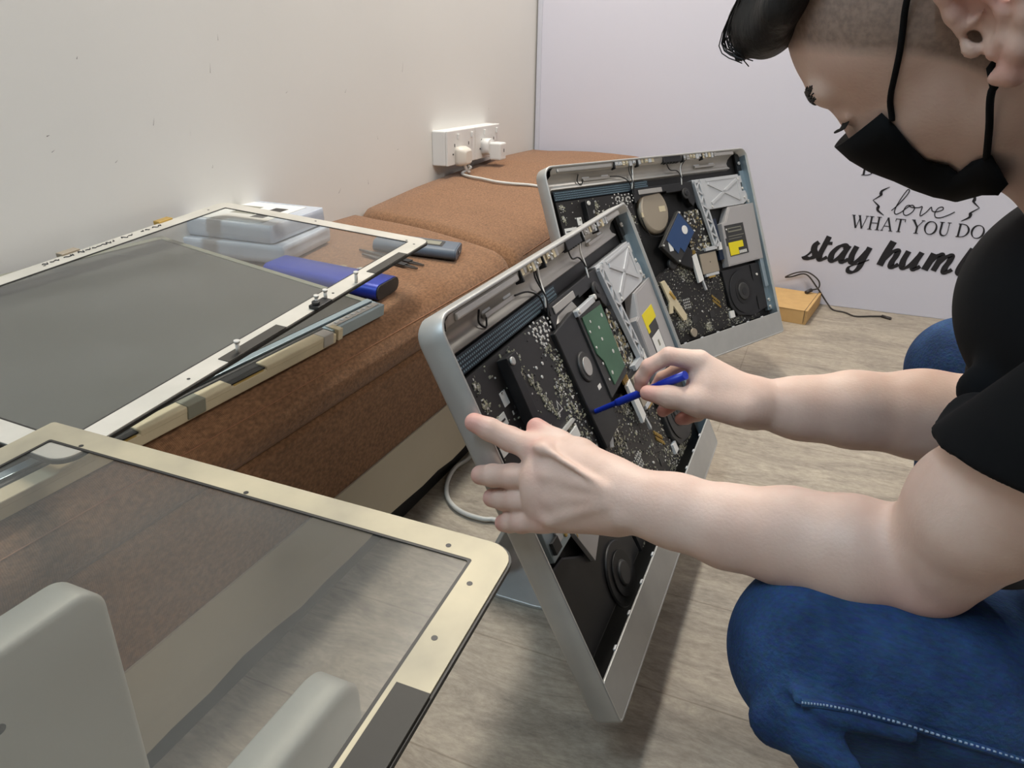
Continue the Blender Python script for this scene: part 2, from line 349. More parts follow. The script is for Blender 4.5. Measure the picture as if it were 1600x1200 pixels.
hb([(.08, .4), (.35, .95), (.62, 1.02), (.66, .7), (.6, .3), (.66, .02), (.85, .0), (1.02, .2)], 1.166, B)
hb([(.05, 1.08), (.0, .5), (.1, .08), (.32, .02), (.55, .3), (.75, .85)], 1.223, B)
hb([(.80, 1.08), (.72, .5), (.74, .06), (.9, .0), (1.08, .2)], 1.223, B)
hb([(.1, 1.08), (.05, .5), (.0, .0)], 1.290, B, None)
hb([(.05, .4), (.3, .95), (.52, 1.02), (.55, .65), (.5, .0)], 1.290, B)
hb([(.52, .4), (.8, .95), (1.05, 1.02), (1.1, .7), (1.04, .3), (1.1, .02), (1.28, .0), (1.46, .2)], 1.290, B)
hb([(.2, 1.6), (.08, .8), (.05, .3), (.15, .03), (.45, -.02), (.75, .3), (.72, .85), (.45, 1.05), (.15, .7)], 1.375, B)
hb([(.2, 1.6), (.1, .8), (.08, .3), (.2, .02), (.5, .2)], 1.420, B)
hb([(.1, .4), (.5, .5), (.6, .85), (.4, 1.05), (.1, .8), (.05, .3), (.3, .0), (.7, .2)], 1.460, B)
lettering.build('lettering', board, TB, recalc=False)
# ---------------------------------------------------------------- bench
def fabric(name, c):
    m = mat(name, c, 0.9, var=0.30, vscale=330, bump=0.5, bscale=500, spec=0.15, stretch=(1, .45, .7))
    nt = m.node_tree; N = nt.nodes; L = nt.links; b = N['Principled BSDF']
    b.inputs['Sheen Weight'].default_value = 0.15; b.inputs['Sheen Roughness'].default_value = 0.5
    src = b.inputs['Base Color'].links[0].from_socket
    tc = N.new('ShaderNodeTexCoord'); n = N.new('ShaderNodeTexNoise'); n.inputs['Scale'].default_value = 9; n.inputs['Detail'].default_value = 8; n.inputs['Roughness'].default_value = .7
    mq = N.new('ShaderNodeMapping'); mq.inputs['Scale'].default_value = (0.5, 2.2, 1.2); L.new(tc.outputs['Object'], mq.inputs[0]); L.new(mq.outputs[0], n.inputs['Vector'])
    r = N.new('ShaderNodeValToRGB'); r.color_ramp.elements[0].color = (0.80, 0.78, 0.76, 1); r.color_ramp.elements[1].color = (1.15, 1.15, 1.15, 1)
    L.new(n.outputs['Fac'], r.inputs[0]); mx = N.new('ShaderNodeMix'); mx.data_type = 'RGBA'; mx.blend_type = 'MULTIPLY'; mx.inputs[0].default_value = 1
    L.new(src, mx.inputs[6]); L.new(r.outputs[0], mx.inputs[7])
    wv = N.new('ShaderNodeTexWave'); wv.inputs['Scale'].default_value = 160; wv.inputs['Distortion'].default_value = 1.5; wv.bands_direction = 'Y'
    L.new(tc.outputs['Object'], wv.inputs['Vector'])
    m2 = N.new('ShaderNodeMix'); m2.data_type = 'RGBA'; m2.blend_type = 'MULTIPLY'; m2.inputs[0].default_value = 0.25
    L.new(mx.outputs[2], m2.inputs[6]); L.new(wv.outputs['Color'], m2.inputs[7]); L.new(m2.outputs[2], b.inputs['Base Color'])
    return m
M['brown'] = fabric('brown_upholstery', rgb(142, 105, 76))
M['stitch'] = mat('orange_stitching', rgb(156, 110, 80), .9)
M['cream'] = mat('cream_plinth', rgb(190, 180, 160), 0.7, var=0.05, vscale=6)
def lerp(a, b, t): return a + (b - a) * t
def interp(t, tab):
    if t <= tab[0][0]: return tab[0][1]
    for (a, b), (c, d) in zip(tab, tab[1:]):
        if t <= c: return lerp(b, d, (t - a) / (c - a))
    return tab[-1][1]
ZB = [(-0.8, .392), (1.36, .392), (1.42, .398), (1.63, .416), (2.09, .440), (2.46, .436)]
ZF = [(-0.8, .354), (1.27, .355), (1.35, .357), (1.52, .366), (2.46, .418)]
XFR = 0.435
def skew(x, y):
    return -0.27 * x * min(max(1 - abs(y - 1.39) / .35, 0), 1)
def cushion(mb, y0, y1, e0, e1):
    def prof(y, s):
        zb = interp(y, ZB); zf = interp(y, ZF); d = 0.030 * s; i = 0.014 * s; X = XFR
        P = [(0.002, 0.280), (0.002, zb - 0.02 - d), (0.02, zb - 0.002 - d), (0.08, zb - 0.003 - d)]
        for t in (0.25, 0.5, 0.75): P.append((lerp(.08, X - .058, t), lerp(zb - .003, zf + .016, t) + 0.006 * math.sin(math.pi * t) - d))
        P += [(X - .058 - i, zf + .0165 - d), (X - .031 - i, zf + .0125 - d), (X - .013 - i, zf + .005 - d), (X - .003 - i, zf - .004 - d), (X + .0005 - i, zf - .010 - d), (X + .0015 - i, zf - .0118 - d), (X + .0025 - i, zf - .014 - d), (X + .008 - i, zf - .028 - d * .6), (X + .009 - i, (zf + .29) / 2), (X + .006 - i, .300), (X - .003 - i, .289), (X - .023 - i, .284)]
        return [Vector((x, y + skew(x, y), z)) for x, z in P]
    n = 60; R = 0.028; st = []
    if e0:
        for k in range(6): a = k / 6 * math.pi / 2; st.append((y0 + R * (1 - math.cos(a)), 1 - math.sin(a)))
    else: st.append((y0, 0))
    m0 = y0 + (R if e0 else 0.02); m1 = y1 - (R if e1 else 0.02)
    for k in range(n + 1): st.append((lerp(m0, m1, k / n), 0))
    if e1:
        for k in range(1, 7): a = k / 6 * math.pi / 2; st.append((m1 + R * math.sin(a), 1 - math.cos(a)))
    else: st.append((y1, 0))
    mb.loft([prof(y, s) for y, s in st], M['brown'])
def bench(y0, y1, label):
    r = empty('upholstered_bench', Matrix.Translation((0.2, (y0 + y1) / 2, 0)), label, 'bench')
    T = r.matrix_world.inverted()
    mb = MB(); cushion(mb, y0, y1, y0 > 0, True); mb.build('cushion', r, T)
    def strip(pts, nm, m, wob):
        mb = MB(); n = 40; loops = []
        for k in range(n + 1):
            y = lerp(y0 + .004, y1 - .004, k / n); w_ = (0.004 * math.sin(y * 17) + .003 * math.sin(y * 41)) * wob
            loops.append([Vector((x, y + skew(x, y), z + (w_ if z < .08 else 0))) for x, z in pts])
        mb.loft(loops, m, smooth=False); mb.build(nm, r, T)
    strip([(.004, .158), (XFR - .001, .158), (XFR + .001, .165), (XFR, .28), (XFR - .006, .288), (.004, .288)], 'upholstered_side', M['brown'], 0)
    strip([(.006, .058), (XFR + .002, .052), (XFR + .004, .09), (XFR + .003, .162), (.006, .162)], 'plinth', M['cream'], 1)
    strip([(.03, .0), (XFR - .022, .0), (XFR - .022, .058), (.03, .058)], 'added_dark_base', M['floorblack'], 0)  # black base added so the gap under the plinth reads as deep shade
    pts = []
    for k in range(31): y = lerp(y0 + .04, y1 - .04, k / 30); pts.append((XFR + .0015, y + skew(XFR, y), interp(y, ZF) - .0115))
    MB().tube(pts, 0.0007, M['stitch'], 6).build('stitched_seam', r, T)
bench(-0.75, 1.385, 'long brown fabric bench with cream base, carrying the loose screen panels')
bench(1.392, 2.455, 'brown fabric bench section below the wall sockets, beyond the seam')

M['grille_base'] = mat('grille_blue_grey', rgb(48, 60, 68), .5, .3)
M['grille_dot'] = mat('grille_light_dots', rgb(138, 162, 172), .4, .4)
# ---------------------------------------------------------------- opened all-in-one computers
def speckle(mb, rnd, poly, z, n, smin=.0008, smax=.003, mats=None, clusters=7, sd=0.014, cs=None, uni=.28):
    mats = mats or [M['solder'], M['chipg'], M['solder'], M['chipt'], M['chipg']]
    xs = [p[0] for p in poly]; ys = [p[1] for p in poly]
    def inside(x, y):
        c = False; j = len(poly) - 1
        for i in range(len(poly)):
            if (poly[i][1] > y) != (poly[j][1] > y) and x < (poly[j][0] - poly[i][0]) * (y - poly[i][1]) / (poly[j][1] - poly[i][1]) + poly[i][0]: c = not c
            j = i
        return c
    cs = cs or [(rnd.uniform(min(xs), max(xs)), rnd.uniform(min(ys), max(ys)), rnd.uniform(.4, 1.6) * sd) for _ in range(clusters)]
    k = 0; t = 0
    while k < n and t < n * 20:
        t += 1
        if rnd.random() > uni: c = rnd.choice(cs); x = rnd.gauss(c[0], c[2]); y = rnd.gauss(c[1], c[2])
        else: x = rnd.uniform(min(xs), max(xs)); y = rnd.uniform(min(ys), max(ys))
        if not inside(x, y): continue
        k += 1; a = rnd.uniform(smin, smax) * .5; b = rnd.choice((.5, .6, 1, 1.6)) * a
        if rnd.random() < .5: a, b = b, a
        h = rnd.uniform(.0003, .0014); mb.box(x - a, x + a, y - b, y + b, z, z + h, rnd.choice(mats))
def screw(mb, x, y, z, r=0.0035, m=None):
    mb.cyl((x, y), r, z, z + .003, m or M['solder'], 12); mb.box(x - r * .7, x + r * .7, y - .0005, y + .0005, z + .003, z + .0033, M['dark'])
def truss(mb, p0, p1, wdt, z0, z1, n, m):
    p0 = Vector(p0); p1 = Vector(p1); d = (p1 - p0); L = d.length; t = d.normalized(); s = Vector((-t.y, t.x))
    def bar(a, b, w):
        d2 = (b - a).normalized(); s2 = Vector((-d2.y, d2.x)) * w / 2
        mb.prism([a - s2, b - s2, b + s2, a + s2], z0, z1, m)
    bar(p0, p1, .005); bar(p0 + s * wdt, p1 + s * wdt, .005)
    for i in range(n):
        a = p0 + t * L * i / n; b = p0 + t * L * (i + 1) / n
        if i % 2: bar(a, b + s * wdt, .0038)
        else: bar(a + s * wdt, b, .0038)
    bar(p0, p0 + s * wdt, .006); bar(p1, p1 + s * wdt, .006)
W_, H_ = 0.65, 0.45
def computer(X, label, near, seed):
    rnd = random.Random(seed); cx = X @ Vector((.325, 0.2, -.03)); base = Vector((cx.x, cx.y, 0))
    r = empty('desktop_computer', Matrix.Translation(base), label, 'computer', 'opened computers standing on the floor')
    T = r.matrix_world.inverted() @ X
    # shell
    mb = MB(); rc = .022
    L = []
    for ins, z in ((.30, -.058), (.22, -.057), (.12, -.050), (.05, -.044), (.018, -.036), (.004, -.031), (0, -.026), (0, -.001), (.001, 0)):
        if ins > .2: L.append(rr(W_ - 2 * ins * .9, H_ - 2 * (ins - .1), .02, x0=ins * .9, y0=(ins - .1), z=z))
        else: L.append(rr(W_, H_, rc, z=z, inset=ins, rb=.008))
    mb.loft(L, M['alu'], cap1=False)
    mb.loft([rr(W_, H_, rc, z=0, inset=.001, rb=.008), rr(W_, H_, rc, z=-.0002, inset=.0035, rb=.008), rr(W_, H_, rc, z=-.026, inset=.004, rb=.008)], M['alu'], cap0=False, cap1=False)
    mb.loft([rr(W_, H_, rc, z=-.026, inset=.004, rb=.008), rr(W_, H_, rc, z=-.028, inset=.006, rb=.008)], M['floorblack'], cap0=False, cap1=True)
    mb.build('shell', r, T)
    mb = MB(); mb.prism(rr(W_ - .003, .050, .0065, x0=.0015, y0=.0015), -.003, -.0002, M['alu'])
    for k in range(10): x = .05 + k * .058; mb.box(x, x + .008, .0505, .0535, -.004, -.001, M['white_metal'])
    mb.build('chin_panel', r, T, bevel=.0008)
    # foot, bent plate
    hn = Vector((X[0][2], X[1][2], 0)).normalized(); hx = Vector((X[0][0], X[1][0], 0)).normalized()
    hc = X @ Vector((.325, .25, -.057)); fc = Vector((hc.x, hc.y, 0))
    F = r.matrix_world.inverted() @ frame(hx, hn, Vector((0, 0, 1)), fc)
    prof = [(0.095, .003, .1), (-.02, .003, .1), (-.075, .003, .1), (-.092, .010, .1), (-.098, .024, .098), (-.088, .07, .09), (-.055, .15, .075), (-.012, hc.z - .012, .06)]
    loops = []
    for i, (y, z, hw) in enumerate(prof):
        a = Vector(prof[min(i + 1, 7)][:2]) - Vector(prof[max(i - 1, 0)][:2]); a.normalize(); nn = Vector((a.y, -a.x)) * .003
        if i == 0: hw = .085
        loops.append([Vector((-hw, y - nn.x, z - nn.y)), Vector((hw, y - nn.x, z - nn.y)), Vector((hw, y + nn.x, z + nn.y)), Vector((-hw, y + nn.x, z + nn.y))])
    mb = MB(); mb.loft(loops, M['alu']); mb.build('stand_foot', r, F, bevel=.0015)
    fl = -.028
    # top reflector trough
    mb = MB(); u0, u1 = .022, .598; L = []
    prof = [(.4455, -.003), (.4370, -.006), (.4345, -.012), (.4300, -.020), (.4220, -.0255), (.4150, -.0245), (.4100, -.019), (.4085, -.020), (.4070, -.0265), (.4060, fl)]
    for u in (u0, u0 + .004, u1 - .03, u1): L.append([Vector((u, v - (0.004 if u == u0 else 0), z if u not in (u0,) else z - .004)) for v, z in prof])
    mb.loft(L, M['silver'], cap0=False, cap1=False, closed=False)
    mb.build('top_reflector', r, T)
    for a_, b_ in ((.035, .185), (.53, .60)): MB().box(a_, b_, .4365, .4445, -.012, -.0015, M['silver']).build('top_edge_cover', r, T, bevel=.002)
    mb = MB(); mb.box(.345, .405, .434, .4475, -.016, -.0015, M['black'])
    for k in range(5): mb.box(.352 + k * .010, .357 + k * .010, .432, .436, -.012, -.003, M['dark'])
    mb.build('antenna_module', r, T, bevel=.001)
    for a, n in ((.195, 6), (.265, 5), (.415, 6), (.482, 5)):
        mb = MB()
        for k in range(n):
            x = a + k * .0108; h = rnd.uniform(.004, .0085); mb.box(x, x + rnd.uniform(.006, .0098), .4435 - h, .4465, -.010, -.0012 - rnd.uniform(0, .002), rnd.choice([M['white_metal'], M['white_metal'], M['silver'], M['tan']]))
            if rnd.random() < .5: mb.cyl((x + .004, .442), .0016, -.003, .0, M['solder'], 8)
        mb.box(a - .004, a - .001, .432, .446, -.012, -.001, M['black'])
        mb.build('edge_latch', r, T, bevel=.0006)
    # small metal strips in the trough + grille
    for a, b in ((.115, .19), (.47, .545)):
        mb = MB(); mb.box(a, b, .419, .424, -.024, -.019, M['silver']); mb.box(a, a + .02, .424, .429, -.0245, -.022, M['white_metal']); mb.box(b - .02, b, .424, .429, -.0245, -.022, M['white_metal']); mb.build('sensor_strip', r, T, bevel=.0008)
    mb = MB(); mb.box(.028, .30, .387, .4055, -.021, -.0195, M['grille_base'])
    for j in range(4):
        for k in range(62):
            x = .030 + k * .0043 + (j % 2) * .0021; mb.box(x, x + .0024, .3885 + j * .0042, .3905 + j * .0042, -.0195, -.0191, M['grille_dot'])
    mb.build('speaker_grille', r, T)
    # cables
    for pts in ([(.10, .432, -.015), (.098, .420, -.020), (.104, .412, -.018), (.112, .420, -.018)], [(.19, .422, -.018), (.215, .418, -.014), (.235, .405, -.012), (.238, .385, -.014)], [(.245, .442, -.006), (.24, .428, -.010), (.242, .40, -.008), (.236, .380, -.012)], [(.25, .442, -.006), (.247, .43, -.010), (.246, .40, -.010), (.242, .378, -.012)],
                [(.36, .434, -.008), (.372, .420, -.012), (.395, .416, -.012), (.402, .400, -.010), (.398, .382, -.014)], [(.43, .44, -.006), (.412, .424, -.012), (.406, .40, -.012), (.404, .382, -.014)], [(.255, .33, -.018), (.27, .292, -.018), (.31, .286, -.018), (.335, .31, -.018)]):
        MB().tube(pts, .0011, M['black'], 6, 5).build('wire', r, T)
    MB().tube([(.252, .443, -.006), (.25, .425, -.010), (.243, .405, -.009), (.239, .39, -.012)], .0016, M['solder'], 6, 5).build('wire', r, T)
    MB().tube([(.42, .442, -.006), (.408, .424, -.011), (.403, .405, -.010), (.40, .385, -.012)], .0013, M['paper'], 6, 5).build('wire', r, T)
    # power supply board
    z = -.016
    poly = [(.024, .384), (.232, .384), (.236, .30), (.232, .165), (.150, .150), (.100, .175), (.030, .215)]
    mb = MB(); mb.prism(poly, fl, z, M['floorblack']); mb.prism([(a, b) for a, b in poly], z, z + .0016, M['pcb']); zz = z + .0016
    speckle(mb, rnd, poly, zz, 1900, .0007, .0027, [M['solder'], M['chipg'], M['cream_comp'], M['chipg'], M['dark']], 14, .011,
        cs=[(.206, .350, .007), (.218, .330, .008), (.208, .312, .008), (.220, .296, .007), (.192, .300, .006), (.200, .275, .008), (.215, .262, .007), (.188, .240, .008), (.212, .232, .009), (.180, .215, .008), (.205, .200, .009), (.165, .205, .007), (.222, .185, .008), (.120, .372, .004), (.128, .366, .004), (.126, .352, .004), (.140, .335, .003), (.148, .322, .003), (.150, .308, .003), (.158, .296, .003), (.165, .284, .003), (.180, .262, .004), (.036, .372, .003), (.036, .350, .003), (.040, .262, .006), (.060, .275, .005), (.066, .255, .006), (.040, .235, .004), (.14, .195, .006), (.145, .175, .006)], uni=.10)
    for cxx, cyy in ((.225, .372), (.205, .362), (.195, .375)):
        for k in range(14):
            a = k * .7; rr_ = .003 + .0012 * k; mb.cyl((cxx + math.cos(a) * rr_, cyy + math.sin(a) * rr_ * .6), .0017, zz, zz + .001, M['solder'], 7)
    for k in range(22): mb.cyl((rnd.uniform(.11, .225), rnd.uniform(.18, .37)), rnd.uniform(.0014, .0022), zz, zz + .0012, M['solder'], 8)
    for x, y, w, h in ((.150, .243, .040, .013), (.154, .262, .036, .004)): mb.box(x, x + w, y, y + h, zz, zz + .004, M['paper'] if h > .01 else M['solder'])
    mb.prism([(.168, .282), (.182, .282), (.175, .296)], zz, zz + .0004, M['solder']); mb.prism([(.1705, .2838), (.1795, .2838), (.175, .293)], zz, zz + .0006, M['pcb'])
    mb.build('power_supply_board', r, T)
    mb = MB(); mb.box(.030, .062, .320, .333, zz, zz + .0006, M['paper']); mb.box(.028, .068, .298, .308, zz, zz + .0006, M['paper']); mb.box(.068, .080, .335, .350, zz, zz + .0006, M['paper'])
    mb.box(.033, .059, .3255, .3275, zz + .0006, zz + .0008, M['dark']); mb.box(.034, .060, .302, .304, zz + .0006, zz + .0008, M['dark'])
    mb.build('paper_label', r, T)
    mb = MB(); mb.prism([(.088, .378), (.112, .378), (.112, .362), (.104, .356), (.104, .268), (.092, .262), (.088, .300)], zz, zz + .013, M['black'])
    mb.cyl((.095, .372), .0045, zz + .013, zz + .0155, M['solder'], 14); mb.box(.104, .112, .352, .361, zz, zz + .009, M['white_metal'])
    mb.build('cable_guard', r, T, bevel=.0008)
    # round speaker driver bottom left and duct
    mb = MB(); mb.prism([(.010, .170), (.060, .165), (.100, .140), (.225, .130), (.235, .055), (.008, .055)], fl, -.020, M['black']); mb.build('speaker_box', r, T, bevel=.003)
    mb = MB(); c = (.160, .074); mb.cyl(c, .040, -.020, -.0165, M['black'], 36, r2=.038); mb.cyl(c, .027, -.0165, -.0145, M['floorblack'], 30); mb.cyl(c, .016, -.0145, -.0115, M['dark'], 24, r2=.013); mb.build('lower_fan', r, T)
    mb = MB(); mb.prism([(.085, .1895), (.152, .200), (.152, .143), (.110, .125)], -.020, -.014, M['drive'])
    for k in range(4): mb.box(.095 + k * .012, .097 + k * .012, .165, .185, -.014, -.0136, M['gold'])
    mb.build('metal_cover_plate', r, T, bevel=.0006)
    mb = MB(); mb.box(.030, .080, .176, .212, -.020, -.012, M['alu_in']); mb.box(.034, .05, .182, .196, -.012, -.008, M['black']); mb.cyl((.066, .203), .004, -.012, -.009, M['solder'], 12); mb.cyl((.070, .184), .0025, -.012, -.010, M['gold'], 10)
    mb.box(.05, .062, .186, .200, -.012, -.0095, M['white_metal']); mb.build('inlet_module', r, T, bevel=.0006)
    # central pieces
    mb = MB(); mb.prism([(.240, .390), (.436, .390), (.436, .345), (.425, .335), (.415, .345), (.405, .372), (.345, .372), (.345, .376), (.262, .372), (.240, .36)], fl, -.012, M['black'])
    mb.cyl((.405, .365), .012, -.012, -.008, M['dark'], 20); mb.cyl((.405, .365), .006, -.008, -.006, M['black'], 16)
    mb.box(.255, .33, .376, .386, -.012, -.010, M['silver']); mb.build('duct_bracket', r, T, bevel=.002)
    mb = MB(); L = []
    for s, z1 in ((1.0, -.026), (.97, -.019), (.85, -.015)):
        L.append([Vector((.300 + .046 * s * math.cos(a), .340 + .050 * s * math.sin(a), z1)) for a in [k / 32 * 2 * math.pi for k in range(32)]])
    mb.loft(L, M['beige'] if not near else M['silver']); mb.box(.312, .332, .335, .347, -.016, -.0145, M['tan']); mb.box(.255, .268, .330, .340, -.017, -.0155, M['tan']); mb.build('heat_duct', r, T)
    if near:
        mb = MB(); mb.prism([(.226, .360), (.300, .366), (.306, .250), (.300, .205), (.238, .200), (.232, .25)], -.024, -.008, M['black']); mb.build('drive_carrier', r, T, bevel=.0015)
        mb = MB(); mb.cyl((.268, .300), .020, -.008, -.005, M['dark'], 30, r2=.018); mb.cyl((.268, .300), .012, -.005, -.0035, M['silver'], 24); mb.build('drive_motor_cap', r, T)
        MB().box(.281, .292, .262, .268, -.008, -.0078, M['paper']).build('carrier_label', r, T)
        hd = MB(); hd.prism([(.303, .358), (.392, .352), (.390, .245), (.306, .240)], -.022, -.006, M['dark'])
        zz = -.006; hd.prism([(.311, .352), (.388, .347), (.386, .255), (.328, .250), (.324, .285), (.312, .300)], zz, zz + .0015, M['green'])
        for x, y in ((.345, .31), (.350, .325), (.365, .285), (.335, .265), (.375, .335), (.33, .34)): hd.cyl((x, y), rnd.uniform(.0015, .003), zz + .0015, zz + .002, M['solder'], 9)
        for y in (.262, .285, .308, .33): hd.cyl((.316, y), .0018, zz + .0015, zz + .0025, M['solder'], 8)
        hd.build('hard_drive', r, T)
        mb = MB(); mb.box(.30, .37, .356, .364, -.012, -.003, M['white_metal']); mb.cyl((.372, .362), .004, -.01, -.001, M['solder'], 12); mb.cyl((.305, .362), .0035, -.01, -.001, M['solder'], 12)
        mb.build('drive_bracket', r, T, bevel=.001)
        mb = MB(); mb.prism([(.250, .195), (.262, .190), (.300, .232), (.292, .240)], -.018, -.010, M['white_metal']); mb.cyl((.300, .240), .006, -.018, -.009, M['solder'], 14); mb.build('hinge_link', r, T, bevel=.001)
    else:
        mb = MB(); mb.prism([(.290, .262), (.34, .215), (.375, .20), (.385, .24), (.35, .27), (.31, .275)], -.020, -.009, M['black']); mb.cyl((.315, .222), .012, -.02, -.012, M['dark'], 20); mb.build('rubber_cover', r, T, bevel=.002)
        mb = MB(); mb.prism([(.262, .190), (.275, .192), (.322, .108), (.318, .098), (.308, .098), (.285, .135), (.280, .120), (.270, .12), (.276, .145)], -.016, -.011, M['tan']); mb.prism([(.283, .168), (.296, .150), (.291, .146), (.279, .163)], -.011, -.008, M['gold']); mb.build('heat_pipe_bracket', r, T, bevel=.0008)
        mb = MB(); mb.cyl((.335, .066), .0095, -.017, -.012, M['beige'], 18); mb.build('board_battery', r, T)
    # X bracket
    mb = MB(); z0, z1 = -.016, -.011
    mb.prism([(.436, .392), (.612, .392), (.612, .388), (.622, .388), (.622, .372), (.616, .372), (.616, .352), (.628, .352), (.632, .345), (.632, .330), (.612, .322), (.462, .322), (.455, .33)], fl + .004, z1, M['white_metal'])
    def bar2(a, b, w, h): 
        a = Vector(a); b = Vector(b); d = (b - a).normalized(); s = Vector((-d.y, d.x)) * w / 2; mb.prism([a - s, b - s, b + s, a + s], z1, z1 + h, M['white_metal'])
    bar2((.490, .380), (.600, .334), .007, .002); bar2((.490, .334), (.600, .380), .007, .002); mb.box(.463, .474, .323, .391, z1, z1 + .003, M['white_metal']); bar2((.484, .386), (.606, .386), .004, .001); bar2((.604, .332), (.604, .384), .003, .001)
    for x, y in ((.608, .381), (.618, .358), (.620, .336), (.49, .327)): mb.cyl((x, y), .003, z1, z1 + .002, M['solder'], 10)
    mb.build('cross_bracket', r, T, bevel=.0008)
    mb = MB(); truss(mb, (.440, .385), (.466, .238), .017, -.014, -.007, 9, M['white_metal']); mb.box(.428, .470, .232, .240, -.016, -.007, M['white_metal']); mb.build('lattice_bracket', r, T)
    # components beside the lattice
    poly = [(.392, .325), (.440, .330), (.470, .235), (.468, .225), (.392, .235)]
    mb = MB(); mb.prism(poly, fl, -.018, M['pcb']); speckle(mb, rnd, poly, -.018, 260, .002, .006, [M['chipg'], M['chipt'], M['solder'], M['dark']], 6, .02); mb.build('graphics_card', r, T)
    mb = MB(); mb.box(.485, .500, .205, .30, -.022, -.016, mat('blue_black_card', rgb(28, 40, 62), .4)); mb.box(.478, .490, .228, .245, -.016, -.008, M['paper']); mb.build('riser_card', r, T)
    # optical drive
    mb = MB(); mb.prism([(.500, .186), (.640, .186), (.645, .320), (.545, .320), (.520, .288), (.506, .285)], -.026, -.008, M['drive'])
    mb.prism([(.503, .189), (.618, .189), (.622, .317), (.547, .317), (.523, .286), (.508, .283)], -.008, -.0072, M['drive']); od = mb.build('optical_drive', r, T, bevel=.001)
    Ti = Matrix.Identity(4)
    if near:
        mb = MB(); mb.box(.536, .594, .246, .262, -.0072, -.0068, M['dark']); mb.box(.536, .600, .262, .284, -.0072, -.0068, M['yellow']); mb.box(.536, .548, .252, .262, -.0070, -.0066, M['yellow'])
        mb.box(.538, .592, .208, .246, -.0072, -.0068, M['dark']); mb.box(.541, .589, .211, .243, -.0068, -.0064, M['paper']); mb.box(.562, .57, .222, .232, -.0064, -.0062, M['chipg'])
    else:
        mb = MB(); mb.box(.512, .586, .207, .279, -.0072, -.0068, M['dark']); mb.box(.507, .522, .232, .250, -.0072, -.0067, M['dark'])
        mb.box(.522, .575, .262, .272, -.0068, -.0065, M['chipg']); mb.box(.524, .573, .265, .270, -.0065, -.0062, M['dark']); mb.box(.520, .58, .252, .2535, -.0068, -.0065, M['chipg']); mb.box(.520, .57, .246, .2472, -.0068, -.0065, M['chipg'])
        mb.box(.514, .548, .209, .239, -.0068, -.0065, M['yellow']); mb.box(.548, .570, .224, .239, -.0068, -.0065, M['yellow'])
        for k in range(5): mb.box(.55 + k * .006, .554 + k * .006, .210, .217, -.0068, -.0065, M['paper'])
        mb.cyl((.517, .270), .0022, -.0068, -.0064, M['paper'], 10)
    mb.build('drive_label', od, Ti)
    mb = MB(); mb.box(.6455, .6465, .01, .44, fl + .002, -.004, M['alu_in']); mb.box(.630, .6455, .06, .40, -.026, -.017, M['alu_in']); mb.box(.626, .640, .118, .186, -.02, -.009, M['alu_in']); mb.box(.628, .6455, .395, .440, -.026, -.02, M['black'])
    for y in (.418, .326, .315, .165, .085, .068): screw(mb, .634, y, -.014 if y < .4 else -.018, .0038)
    mb.build('side_rail', r, T, bevel=.0005)
    # processor block
    mb = MB(); mb.box(.398, .470, .184, .236, -.022, -.012, M['black']); mb.build('processor_frame', r, T, bevel=.0015)
    mb = MB(); mb.box(.405, .464, .183, .228, -.012, -.009, M['beige']); mb.cyl((.437, .207), .0016, -.009, -.0086, M['dark'], 8); mb.box(.412, .46, .176, .182, -.014, -.008, M['white_metal']); mb.box(.422, .445, .172, .177, -.014, -.009, M['gold']); mb.build('processor_heat_sink', r, T, bevel=.0006)
    mb = MB(); mb.prism([(.378, .228), (.395, .232), (.402, .172), (.384, .168)], -.014, -.009, M['paper']); mb.prism([(.396, .176), (.401, .176), (.408, .150), (.4035, .148)], -.014, -.010, M['white_metal'])
    for k in range(5): mb.box(.374 + k * .0045, .376 + k * .0045, .232, .240, -.013, -.010, M['gold'])
    mb.build('ribbon_connector', r, T)
    # logic board
    z = -.020; poly = [(.238, .165), (.262, .200), (.300, .215), (.372, .222), (.400, .182), (.475, .180), (.480, .150), (.478, .100), (.505, .070), (.585, .072), (.600, .052), (.240, .052)]
    mb = MB(); mb.prism(poly, fl, z, M['pcb']); speckle(mb, rnd, poly, z, 2600, .0006, .0026, [M['chipg'], M['chipg'], M['chipg'], M['cream_comp'], M['dark'], M['solder']], 12, .013)
    mb.box(.478, .495, .070, .086, z, z + .004, M['paper']); mb.cyl((.385, .105), .002, z, z + .002, M['solder'], 9)
    for k in range(12): mb.box(.430 + (k % 6) * .0042, .432 + (k % 6) * .0042, .128 - (k // 6) * .010 - (k % 6) * .0035, .134 - (k // 6) * .010 - (k % 6) * .0035, z, z + .002, M['gold'])
    for x0, y0 in ((.300, .150), (.345, .085), (.41, .085), (.44, .155), (.27, .09)): mb.box(x0, x0 + .016, y0, y0 + .014, z, z + .0012, M['dark'])
    for k in range(16): mb.box(.33 + (k % 4) * .006, .3325 + (k % 4) * .006, .12 + (k // 4) * .006, .1235 + (k // 4) * .006, z, z + .0012, M['solder'])
    mb.build('logic_board', r, T)
    # main fan
    mb = MB(); c = (.540, .122); mb.prism([(.478, .180), (.628, .180), (.626, .070), (.560, .060), (.505, .072), (.484, .098)], fl, -.014, M['dark' if near else 'black']); mb.build('fan_housing', r, T, bevel=.0015)
    mb = MB(); mb.cyl(c, .050, -.014, -.012, M['black'], 40); mb.cyl(c, .0295, -.012, -.0113, M['floorblack'], 36); mb.cyl(c, .021, -.0113, -.0095, M['dark'], 30, r2=.018); mb.cyl(c, .009, -.0095, -.0088, M['black'], 20)
    mb.box(.588, .589, .07, .178, -.014, -.0125, M['floorblack']); mb.cyl((.606, .152), .003, -.014, -.011, M['solder'], 10); mb.build('fan', r, T)
    return r
XN = frame((-0.0044, 1.0, 0.0048), (-0.4407, -0.0062, 0.8976), (0.8976, 0.0019, 0.4407), (0.8786, 0.5312, 0.0927))
